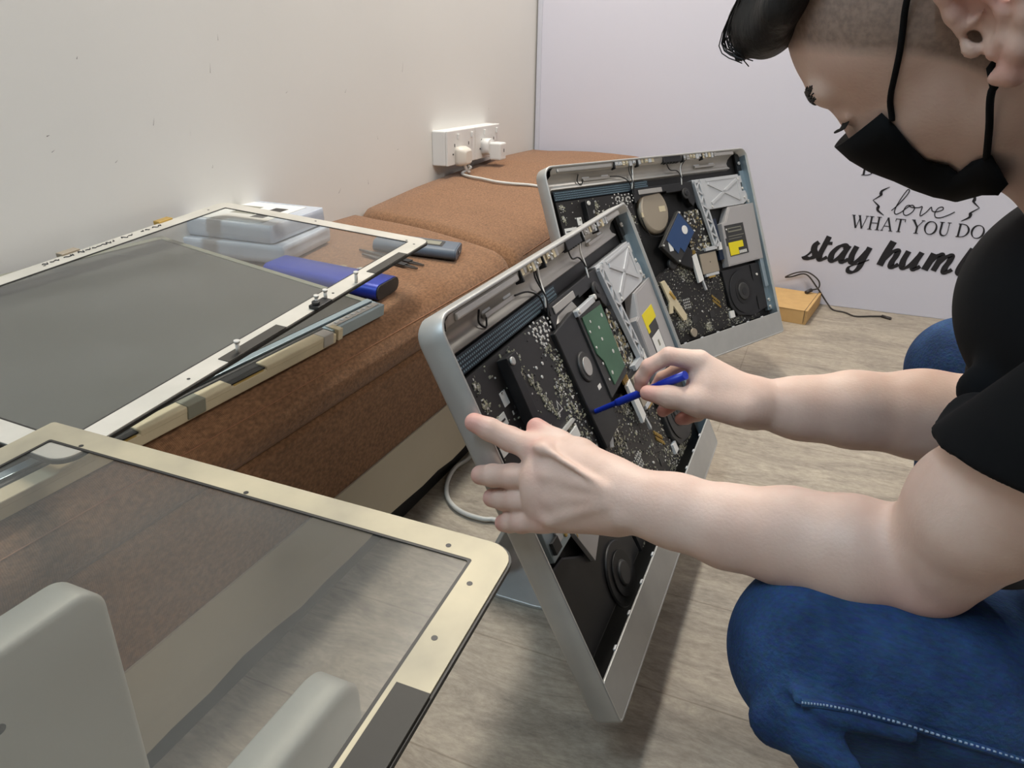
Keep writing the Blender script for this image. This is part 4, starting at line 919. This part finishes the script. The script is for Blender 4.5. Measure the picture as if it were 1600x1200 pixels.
# cranium and face
B.ell(hp(8, 0, 38), V(96, 76, 84) * mm, HA, .012)
B.ell(hp(44, 0, -12), V(54, 52, 60) * mm, HA, .018)
B.ell(hp(22, 0, -26), V(52, 58, 46) * mm, HA, .018)
for s in (1, -1):
    B.cone(hp(2, s * 50, -46), hp(72, s * 8, -78), 14 * mm, 12 * mm, .016)
    B.ell(hp(64, s * 30, -16), V(26, 20, 22) * mm, HA, .014)
    B.cone(hp(97, s * 8, 32), hp(84, s * 42, 32), 8 * mm, 9 * mm, .012)
    B.ell(hp(97, s * 32, 12), V(9, 13, 8) * mm, HA, .008, sub=True)
    B.ell(hp(81, s * 32, 11), V(13, 14, 12) * mm, HA, .004)
    B.cone(hp(92, s * 24, 5), hp(84, s * 47, 8), 1.6 * mm, 1.4 * mm, .003)
    # ear
    y = s * 80
    B.ell(hp(-19, s * 77, 4), V(17, 6, 29) * mm, HA, .005)
    B.ell(hp(-13, s * 84.5, 6), V(14, 7, 19) * mm, HA, .003, sub=True)
    E = [(-3, s * 76, 2), (-6, s * 79, 14), (-10, s * 82, 27), (-17, s * 85, 35), (-27, s * 89, 33), (-36, s * 91, 20), (-38, s * 91, 4), (-32, s * 89, -11), (-20, s * 85, -23), (-8, s * 80, -32), (0, s * 77, -29)]
    B.chain([hp(*e) for e in E], [2.6 * mm, 3.2 * mm, 3.8 * mm, 3.8 * mm, 4.0 * mm, 4.2 * mm, 4.2 * mm, 5 * mm, 6.5 * mm, 6.5 * mm, 4 * mm], .006)
    B.chain([hp(-17, s * 84, 24), hp(-25, s * 86, 12), hp(-25, s * 86, -2), hp(-16, s * 83, -13), hp(-7, s * 80, -17)], [2.2 * mm, 3.2 * mm, 3.4 * mm, 3.0 * mm, 3.2 * mm], .004)
    B.chain([hp(-4, s * 77, 3), hp(-11, s * 79.5, 4), hp(-18, s * 81, 5)], [2.2 * mm, 1.8 * mm, 1.2 * mm], .003)
    B.ell(hp(-5, s * 79, -4), V(4.5, 8, 6) * mm, HA, .003, sub=True)
    B.ell(hp(0, s * 77, -7), V(4, 3.5, 6) * mm, HA, .004)
B.cone(hp(98, 0, 24), hp(104, 0, -12), 6 * mm, 8.5 * mm, .010)
B.cone(hp(90, 0, -40), hp(88, 0, -50), 9 * mm, 8 * mm, .012)
B.cone(hp(76, 0, -76), hp(72, 0, -78), 12 * mm, 12 * mm, .012)
NB = V(1.195, .61, .635)
B.cone(hp(-18, 0, -30), NB, .057, .064, .030)
B.cone(hp(22, 0, -58), NB + V(-.035, .01, -.03), .026, .036, .025)
B.ell(NB + V(.03, 0, -.06), (.09, .15, .07), None, .03)
# near (left) arm
SL = V(1.175, .385, .600); EL = W(1420, 877, .500)
A1 = W(1535, 795, .445)
B.cone(NB + V(.0, -.05, -.03), SL, .05, .048, .03)
B.chain([SL, A1, EL + V(.012, 0, .004)], [.050, .0415, .036], .010)
B.chain([EL, W(1330, 862, .512), W(1230, 838, .53), W(1140, 823, .545), W(1057, 799, .56), W(975, 778, .575)], [.0345, .0385, .0345, .0300, .0272, .0262], .012, flat=(np.array(FW), .85))
B.ell(EL + V(.008, -.004, -.008), V(.026, .024, .022), None, .012)
# left hand
wr = W(975, 778, .578); fwn = np.array(FW)
def finger(P, R, k=.0035, joint=0):
    B.chain([W(*p) for p in P], [r * mm for r in R], k)
MC = [(826, 700, .632), (836, 742, .627), (840, 780, .627), (838, 811, .628)]
for (a, b, c), wo, r in zip(MC, (-26, -9, 9, 24), (13.5, 13.5, 13, 12)):
    B.cone(W(962, 778 + wo, .585), W(a + 6, b, c), .0165, r * mm, .012)
B.cone(W(960, 778, .583), W(862, 762, .618), .025, .027, .012, flat=(fwn, .6))
finger([(840, 703, .630), (797, 686, .642), (765, 671, .645), (741, 660, .647)], [12.0, 11.0, 10.2, 8.8])
finger([(846, 745, .624), (800, 744, .638), (770, 743, .652), (751, 742, .664)], [11.6, 11.0, 10.2, 9.2])
finger([(850, 782, .624), (808, 781, .640), (785, 780, .656), (769, 778, .668)], [11.0, 10.4, 9.6, 8.8])
finger([(850, 813, .625), (815, 815, .640), (797, 816, .655), (787, 817, .664)], [10.6, 10.0, 9.2, 8.4])
finger([(948, 742, .592), (905, 712, .618), (872, 694, .638), (838, 668, .650)], [17, 14, 11.5, 9.0], .008)
for (a, b, c), dd in zip(MC, (.609, .604, .604, .608)): B.ell(W(a + 22, b - 1, dd + .0015), V(.008, .007, .005), None, .007)
# tendons on the back of the hand
for (a, b, c), wo in zip(MC, (-14, -5, 5, 14)): B.cone(W(a + 24, b, .6055), W(946, 776 + wo, .5605), .0028, .0016, .007)
B.ell(W(972, 808, .563), V(.006, .006, .006), None, .010)
# far (right) arm and hand
SR = V(1.215, .80, .560); ER = V(1.185, .80, .378)
B.cone(NB + V(.0, .05, -.03), SR, .05, .048, .03)
B.chain([SR, ER], [.048, .040], .015)
B.chain([ER, W(1440, 648, .770), W(1330, 640, .785), W(1250, 638, .795), W(1190, 631, .80)], [.043, .0435, .0375, .0300, .0262], .024, flat=(fwn, .85))
wf = (1180, 630, .80)
for q, r in (((1092, 564, .800), 12), ((1098, 580, .812), 12.5), ((1104, 602, .822), 12), ((1115, 622, .826), 11)):
    B.cone(W(1175, 628, .802), W(*q), .0205, r * mm, .014)
B.cone(W(1170, 632, .795), W(1105, 610, .800), .024, .024, .014)
finger([(1092, 564, .800), (1045, 556, .800), (1014, 573, .808), (1003, 590, .816), (1001, 603, .822)], [12, 9.6, 8.8, 7.8, 7.2])
finger([(1098, 576, .815), (1060, 580, .820), (1036, 592, .830), (1022, 610, .836)], [11.5, 9.5, 8.6, 7.4])
finger([(1155, 640, .785), (1090, 628, .790), (1045, 620, .795), (1012, 614, .800)], [19, 15, 11.2, 8.8], .008)
finger([(1104, 606, .824), (1065, 622, .838), (1045, 634, .838), (1036, 642, .832)], [11, 9, 8.2, 7.4])
finger([(1115, 626, .826), (1090, 646, .838), (1072, 652, .835), (1064, 655, .830)], [10, 8.8, 8.0, 7.2])

SK = mat('skin', rgb(214, 178, 162), 0.5, bump=0.12, bscale=420, sss=0.12, spec=0.35)
skn, SP = B.mesh('person', SK, cut=lambda P: P[:, 0] < 1.325)
tag(skn, 'person in black T-shirt, blue jeans and black face mask, crouching with a blue screwdriver', 'person')
# pigment: shaved temple hair, rosy knuckles, ear and fingertips
loc = (SP - HO) @ HA.T * 1000
zl = np.interp(loc[:, 0], [-200, 2, 12, 24, 38, 52, 70, 91, 140], [-48, -34, -6, 16, 30, 46, 64, 78, 84])
stub = np.clip((loc[:, 2] - zl) / 14 + .5, 0, 1) * (np.abs(loc[:, 1]) < 76.5) * (np.linalg.norm(SP - HO, axis=1) < .17)
ros = np.zeros(len(SP))
def spot(c, r, a):
    global ros
    ros = np.maximum(ros, a * np.exp(-(np.linalg.norm(SP - c, axis=1) / r) ** 2))
for a, b, c in MC: spot(W(a + 12, b, c - .012), .011, .45)
for q in ((740, 660, .648), (750, 742, .668), (769, 778, .672), (787, 817, .664), (838, 668, .65), (1012, 614, .80), (1001, 600, .822), (1036, 642, .832), (1064, 655, .83)): spot(W(*q), .013, .9)
for q in ((797, 684, .643), (800, 744, .640), (808, 781, .642), (815, 815, .64), (1014, 570, .806), (1045, 556, .80)): spot(W(*q), .009, .5)
spot(hp(-30, 88, 20), .022, .8); spot(hp(-12, 80, -28), .014, .6); spot(W(1430, 925, .49), .03, .4)
me = skn.data; at = me.color_attributes.new('pigment', 'FLOAT_COLOR', 'POINT')
buf = np.zeros((len(me.vertices), 4), np.float32); n_ = min(len(SP), len(buf)); buf[:n_, 0] = stub[:n_]; buf[:n_, 1] = ros[:n_]; buf[:, 3] = 1; at.data.foreach_set('color', buf.ravel())
nt = SK.node_tree; N = nt.nodes; Lk = nt.links; b = N['Principled BSDF']
va = N.new('ShaderNodeVertexColor'); va.layer_name = 'pigment'; sp = N.new('ShaderNodeSeparateColor'); Lk.new(va.outputs[0], sp.inputs[0])
def noise(sc, lo, hi, c0, c1):
    n = N.new('ShaderNodeTexNoise'); n.inputs['Scale'].default_value = sc; n.inputs['Detail'].default_value = 4
    tc = N.new('ShaderNodeTexCoord'); Lk.new(tc.outputs['Object'], n.inputs['Vector']); r = N.new('ShaderNodeValToRGB'); r.color_ramp.elements[0].position = lo; r.color_ramp.elements[1].position = hi
    r.color_ramp.elements[0].color = c0; r.color_ramp.elements[1].color = c1; Lk.new(n.outputs['Fac'], r.inputs[0]); return r.outputs[0]
base = noise(22, .3, .7, rgb(214, 180, 163), rgb(228, 199, 183))
m1 = N.new('ShaderNodeMix'); m1.data_type = 'RGBA'; Lk.new(sp.outputs[1], m1.inputs[0]); Lk.new(base, m1.inputs[6]); m1.inputs[7].default_value = rgb(214, 140, 130)
m2 = N.new('ShaderNodeMix'); m2.data_type = 'RGBA'; mu = N.new('ShaderNodeMath'); mu.operation = 'MULTIPLY'; mu.inputs[1].default_value = .72
Lk.new(sp.outputs[0], mu.inputs[0]); Lk.new(mu.outputs[0], m2.inputs[0]); Lk.new(m1.outputs[2], m2.inputs[6]); Lk.new(noise(260, .35, .65, rgb(78, 66, 58), rgb(128, 108, 94)), m2.inputs[7])
Lk.new(m2.outputs[2], b.inputs['Base Color'])
del B
def child(o): 
    o.parent = skn; return o
# hair
HM = mat('black_hair', rgb(18, 16, 16), 0.55, bump=0.6, bscale=260, stretch=(1, 1, .25))
G = Field((.84, .44, .66), (1.16, .78, .97), .0022)
G.ell(hp(58, 0, 100), V(50, 58, 32) * mm, HA, .01); G.ell(hp(20, 0, 98), V(80, 62, 32) * mm, HA, .01); G.ell(hp(-22, 0, 84), V(80, 60, 42) * mm, HA, .02)
G.cone(hp(88, 34, 98), hp(88, -34, 98), 20 * mm, 20 * mm, .012); G.cone(hp(100, 20, 104), hp(100, -20, 104), 16 * mm, 16 * mm, .012)
rg = random.Random(4)
G.cone(hp(93, 30, 91), hp(93, -30, 91), 11 * mm, 11 * mm, .012); 
for s in (1, -1): G.chain([hp(93, s * 28, 90), hp(82, s * 46, 90), hp(62, s * 60, 92), hp(30, s * 66, 98)], [11 * mm, 11 * mm, 10 * mm, 10 * mm], .012)
for k in range(22):
    y = rg.uniform(-44, 46); a = rg.uniform(70, 92); G.cone(hp(a - 20, y, 118), hp(a + rg.uniform(16, 24), y + rg.uniform(-5, 5), rg.uniform(90, 104)), 6 * mm, 3.5 * mm, .006)
o, _ = G.mesh('hair', HM); child(o)
mb = MB()
for k in range(60):
    y = rg.uniform(-40, 48); p = [hp(70 + rg.uniform(0, 10), y, 122), hp(100 + rg.uniform(4, 14), y + rg.uniform(-4, 4), 108), hp(106 + rg.uniform(-4, 4), y + rg.uniform(-8, 8), rg.uniform(82, 92))]
    mb.tube([Vector(q) for q in p], .0004, HM, 4, 4)
child(mb.build('hair_strands'))
# mask
KM = mat('black_mask_fabric', rgb(13, 13, 14), 0.85, spec=0.2)
from mathutils.bvhtree import BVHTree
SB = BVHTree.FromPolygons([v.co[:] for v in skn.data.vertices], [tuple(p.vertices) for p in skn.data.polygons])
def tohead(p): return HA @ (np.array(p) - HO) * 1000
def cheek(px, py, fallback):
    h = SB.ray_cast(CAM, (pxd(px, py, 1) - CAM).normalized())
    if h[0] is None: return V(*fallback)
    q = tohead(h[0] + h[1] * .0025)
    return q if np.linalg.norm(q - V(*fallback)) < 24 else V(*fallback)
Ss = [(116, -2), (115, -17), (111, -32), (105, -50), (100, -65), (93, -80), (84, -93), (70, -99), (57, -102)]
Rp = [(1380, 173), (1402, 195), (1425, 224), (1450, 248), (1485, 254), (1500, 266), (1522, 247), (1550, 237), (1574, 286)]
Rf = [(67, 40, -4), (66, 44, -18), (65, 47, -32), (64, 50, -47), (58, 50, -55), (54, 50, -65), (42, 53, -64), (33, 55, -67), (40, 50, -91)]
mb = MB(); n = 12; vs = []
for (sx, sz), rp_, rf_ in zip(Ss, Rp, Rf):
    rx, ry, rz = cheek(rp_[0], rp_[1], rf_)
    for j in range(-n, n + 1):
        t = abs(j) / n; a = t * math.pi / 2; sg = 1 if j >= 0 else -1
        p = Vector(hp(rx + (sx - rx) * math.cos(a) ** .85, sg * ry * math.sin(a) ** .95, sz + (rz - sz) * t))
        lo_, nn, _, dd = SB.find_nearest(p)
        if lo_ is not None and (p - lo_).dot(nn) < .0022: p = lo_ + nn * .0024
        vs.append(p)
fs = []; w_ = 2 * n + 1
for i in range(len(Ss) - 1):
    for j in range(w_ - 1): fs.append((i * w_ + j, i * w_ + j + 1, (i + 1) * w_ + j + 1, (i + 1) * w_ + j))
mb.add(vs, fs, KM, True); mk = mb.build('face_mask'); child(mk)
so = mk.modifiers.new('solid', 'SOLIDIFY'); so.thickness = .0014; so.offset = 0
def strap(P, r):
    Q = []
    for p in smooth3(P):
        lo_, nn, _, dd = SB.find_nearest(p)
        if lo_ is not None and (p - lo_).dot(nn) < .0015: p = lo_ + nn * .0018
        Q.append(p)
    m_ = MB(); m_.tube(Q, r, KM, 8); o = m_.build('ear_loop'); o.parent = mk
def smooth3(P):
    Q = []
    for i in range(len(P) - 1):
        p0 = P[max(i - 1, 0)]; p1 = P[i]; p2 = P[i + 1]; p3 = P[min(i + 2, len(P) - 1)]
        for k in range(6):
            t = k / 6; Q.append(0.5 * ((2 * p1) + (p2 - p0) * t + (2 * p0 - 5 * p1 + 4 * p2 - p3) * t * t + (3 * p1 - p0 - 3 * p2 + p3) * t ** 3))
    return Q + [P[-1]]
c1 = cheek(1396, 186, (64, 42, -9)); c2_ = cheek(1542, 246, (36, 55, -67))
for s in (1, -1):
    f = lambda p: Vector(hp(p[0], s * abs(p[1]), p[2]))
    strap([f(c1), f((48, 58, 3)), f((26, 72, 19)), f((7, 80, 36)), f((-6, 82, 44)), f((-20, 81, 46))], .0019)
    strap([f(c2_), f((22, 66, -52)), f((6, 76, -34)), f((-8, 76, -27))], .0022)
def onface(y, z):
    h = SB.ray_cast(Vector(hp(170, y, z)), Vector(-HF)); return h[0] if h[0] is not None else Vector(hp(100, y, z))
for s in (1, -1):
    mb = MB()
    for k in range(150):
        t = rg.random(); y = s * (9 + 36 * t); z = 34 + 4 * math.sin(t * 2.5) + rg.uniform(-4.2, 4.2)
        a = onface(y, z); b_ = onface(y + s * 6, z + rg.uniform(-2, 1.5)); f_ = Vector(HF)
        mb.tube([a - f_ * .0003, a.lerp(b_, .5) + f_ * .0016, b_ + f_ * .0002], .0006, HM, 4, 2)
    child(mb.build('eyebrow'))
    mb = MB()
    for k in range(26):
        t = k / 25; y = s * (21 + 24 * t); z = 5.5 + 1.5 * math.sin(t * 3)
        a = onface(y, z); mb.tube([a, a + Vector(HF) * .005 - Vector(HU) * .002, a + Vector(HF) * .009 - Vector(HU) * .001], .0004, HM, 4, 2)
    child(mb.build('eyelashes'))
# T-shirt
TM = mat('black_cotton', rgb(17, 18, 20), 0.9, spec=0.15, bump=0.25, bscale=14)
T_ = Field((1.02, .28, .24), (1.56, 1.0, .76), .0032)
T_.ell(V(1.245, .62, .545), V(.165, .185, .115), None, .03)
T_.ell(V(1.30, .64, .43), V(.16, .17, .15), None, .04)
T_.ell(V(1.38, .66, .34), V(.17, .165, .12), None, .04)
T_.cone(NB + V(.03, -.04, -.03), SL + V(.005, -.005, .008), .068, .066, .03)
T_.cone(NB + V(.03, .04, -.03), SR + V(0, 0, .0), .068, .062, .03)
ua = (A1 - SL); 
T_.cone(SL, SL + ua * .95, .062, .056, .02)
ub = (ER - SR); T_.cone(SR, SR + ub * .72, .062, .058, .02)
for k, (px, py, d, l) in enumerate(((1530, 610, .50, 90), (1520, 650, .46, 110))):
    T_.cone(W(px, py, d), W(px + l, py + 25, d - .02), .014, .006, .02)
# openings: neck and sleeves
T_.cone(NB + V(-.02, 0, .03), NB + V(-.10, -.01, .10), .062, .075, .004, sub=True)
q1 = W(1458, 684, .435); q2 = W(1605, 772, .365); q3 = W(1520, 640, .52); pn = np.cross(q2 - q1, q3 - q1); pn /= np.linalg.norm(pn)
if (EL - q1) @ pn < 0: pn = -pn
lo_, hi_ = np.minimum(SL, EL) - .10, np.maximum(SL, EL) + .10
sl_, (X_, Y_, Z_) = T_._win(lo_, hi_)
ab_ = EL - SL; tt_ = np.clip(((X_ - SL[0]) * ab_[0] + (Y_ - SL[1]) * ab_[1] + (Z_ - SL[2]) * ab_[2]) / (ab_ @ ab_), 0, 1)
dc_ = np.sqrt((X_ - SL[0] - tt_ * ab_[0]) ** 2 + (Y_ - SL[1] - tt_ * ab_[1]) ** 2 + (Z_ - SL[2] - tt_ * ab_[2]) ** 2) - .078
dp_ = -((X_ - q1[0]) * pn[0] + (Y_ - q1[1]) * pn[1] + (Z_ - q1[2]) * pn[2])
T_._put(sl_, np.maximum(dc_, dp_), .003, True)
o, _ = T_.mesh('t_shirt', TM, cut=lambda P: P[:, 0] < 1.545); child(o); del T_
# jeans
JM = mat('blue_denim', rgb(28, 52, 88), 0.85, bump=0.5, bscale=380, spec=0.2, c2=rgb(44, 76, 120), vscale=26)
j2 = JM.node_tree; n3 = j2.nodes.new('ShaderNodeTexNoise'); n3.inputs['Scale'].default_value = 420; n3.inputs['Detail'].default_value = 2
tc3 = j2.nodes.new('ShaderNodeTexCoord'); mp3 = j2.nodes.new('ShaderNodeMapping'); mp3.inputs['Scale'].default_value = (.35, 1, 1); j2.links.new(tc3.outputs['Object'], mp3.inputs[0]); j2.links.new(mp3.outputs[0], n3.inputs['Vector'])
mxx = j2.nodes.new('ShaderNodeMix'); mxx.data_type = 'RGBA'; mxx.blend_type = 'OVERLAY'; mxx.inputs[0].default_value = .55
bs = j2.nodes['Principled BSDF']; sk_ = bs.inputs['Base Color'].links[0].from_socket; j2.links.new(sk_, mxx.inputs[6]); j2.links.new(n3.outputs['Color'], mxx.inputs[7])
hs = j2.nodes.new('ShaderNodeHueSaturation'); hs.inputs['Saturation'].default_value = .95; j2.links.new(mxx.outputs[2], hs.inputs['Color']); j2.links.new(hs.outputs[0], bs.inputs['Base Color'])
J = Field((.93, .34, 0.02), (1.62, 1.16, .44), .0038)
KN = W(1268, 1020, .535); KF = W(1506, 578, .88)
HN = V(1.43, .585, .245); HR = V(1.47, .80, .26)
J.chain([KN, KN + (HN - KN) * .5, HN], [.0600, .080, .098], .03)
J.cone(KN + V(.01, .005, .012), KN + V(.09, .01, .005), .058, .060, .02)
AN = V(1.20, .50, .03); J.chain([KN + V(.006, .004, -.016), KN + (AN - KN) * .55 + V(.02, 0, 0), AN], [.0535, .062, .042], .014)
J.chain([KF, KF + (HR - KF) * .5, HR], [.064, .078, .098], .03)
AF = V(1.26, 1.02, .03); J.chain([KF, KF + (AF - KF) * .5, AF], [.058, .060, .042], .014)
J.ell(V(1.50, .69, .24), V(.12, .18, .12), None, .04)
# folds behind the knee
for a, b_, r in (((1195, 1120, .50), (1300, 1160, .47), .010), ((1210, 1140, .50), (1330, 1200, .46), .011), ((1230, 1100, .49), (1255, 1150, .48), .009), ((1250, 1098, .475), (1420, 1150, .455), .008)):
    J.cone(W(*a), W(*b_), r, r * .6, .014)
J.cone(W(1225, 1092, .48), W(1300, 1150, .455), .004, .003, .006, sub=True)
o, JP = J.mesh('jeans', JM, cut=lambda P: P[:, 0] < 1.60); child(o); jeans = o; del J
print('JEANS knee', KN, KF)
# side seam, laid on the jeans surface
dg = bpy.context.evaluated_depsgraph_get(); seam = []
bv = BVHTree.FromPolygons([v.co[:] for v in jeans.data.vertices], [tuple(p.vertices) for p in jeans.data.polygons])
for px, py in ((1252, 1098), (1290, 1102), (1340, 1112), (1400, 1128), (1470, 1150), (1540, 1170), (1610, 1192)):
    o_ = CAM; d_ = (pxd(px, py, 1) - CAM).normalized(); hit = bv.ray_cast(o_, d_)
    if hit[0] is not None: seam.append(hit[0])
if len(seam) > 2:
    mb = MB(); mb.tube(seam, .0030, JM, 6, 6); so_ = mb.build('side_seam'); so_.parent = jeans
    mb = MB(); wt = mat('white_thread', rgb(150, 170, 196), .8)
    for i in range(len(seam) - 1):
        for k in range(8):
            a = seam[i].lerp(seam[i + 1], k / 8) + Vector((0, -.0022, .0022)); b2 = seam[i].lerp(seam[i + 1], (k + .5) / 8) + Vector((0, -.0022, .0022)); mb.tube([a, b2], .0008, wt, 5)
    so_ = mb.build('stitching'); so_.parent = jeans
# shoes (hidden by the frame, below the jeans)
for q in (AN, AF):
    mb = MB(); L = []
    for x, w2, h in ((-.17, .02, .03), (-.155, .036, .045), (-.08, .046, .06), (0.0, .042, .09), (.05, .038, .095), (.085, .02, .08)):
        L.append([Vector((q[0] + x, q[1] + w2 * math.cos(a), max(0.0, h / 2 + h / 2 * math.sin(a)))) for a in [k / 14 * 2 * math.pi for k in range(14)]])
    mb.loft(L, M['black']); child(mb.build('shoe'))
# nails
NM_ = mat('fingernail', rgb(228, 178, 168), 0.25)
def nail(p, q, off, w=.0052):
    p = W(*p); q = W(*q); d = Vector(q - p).normalized(); n = (Vector(off)).normalized(); s = d.cross(n).normalized(); n = s.cross(d)
    mb = MB(); L = []
    for t, ww in ((-.6, .75), (-.3, 1), (.3, 1), (.75, .8), (1, .4)):
        c = Vector(q) + d * (t * .006) ; L.append([c + s * (ww * w * math.sin(a)) + n * (.0083 * math.cos(a * .62) - .0002 * 0) for a in [(-1 + k / 4) * 1.0 for k in range(9)]])
    mb.loft(L, NM_, cap0=False, cap1=False, closed=False); o = mb.build('fingernail'); m_ = o.modifiers.new('s', 'SOLIDIFY'); m_.thickness = .0006; child(o)
nail((765, 670, .646), (742, 661, .648), -np.array(FW) + .5 * np.array(UP))
# screwdriver
tip = pxd(913, 651, .897); hnd = pxd(928, 644, .889); mid = pxd(962, 630, .865); end = pxd(1071, 586, .785)
BM = mat('bright_blue_plastic', rgb(24, 52, 172), 0.35)
sd = empty('screwdriver', Matrix.Translation(tip), 'slim bright blue screwdriver held in the far hand, tip touching the board', 'screwdriver')
T = sd.matrix_world.inverted()
mb = MB(); mb.tube([tip, hnd], .0012, M['solder'], 10); mb.build('shaft', sd, T)
mb = MB(); mb.tube([hnd, hnd.lerp(mid, .1), mid, mid.lerp(end, .02)], 0, BM, 12, rs=[.0022, .0032, .0034, .0046]); mb.tube([mid.lerp(end, .02), mid.lerp(end, .06), mid.lerp(end, .62), mid.lerp(end, .66), end], 0, BM, 12, rs=[.0046, .0049, .0046, .0052, .0050]); mb.build('handle', sd, T)
mb = MB(); mb.tube([hnd, hnd.lerp(mid, -.12)], .0034, M['dark'], 12); mb.build('collar', sd, T)
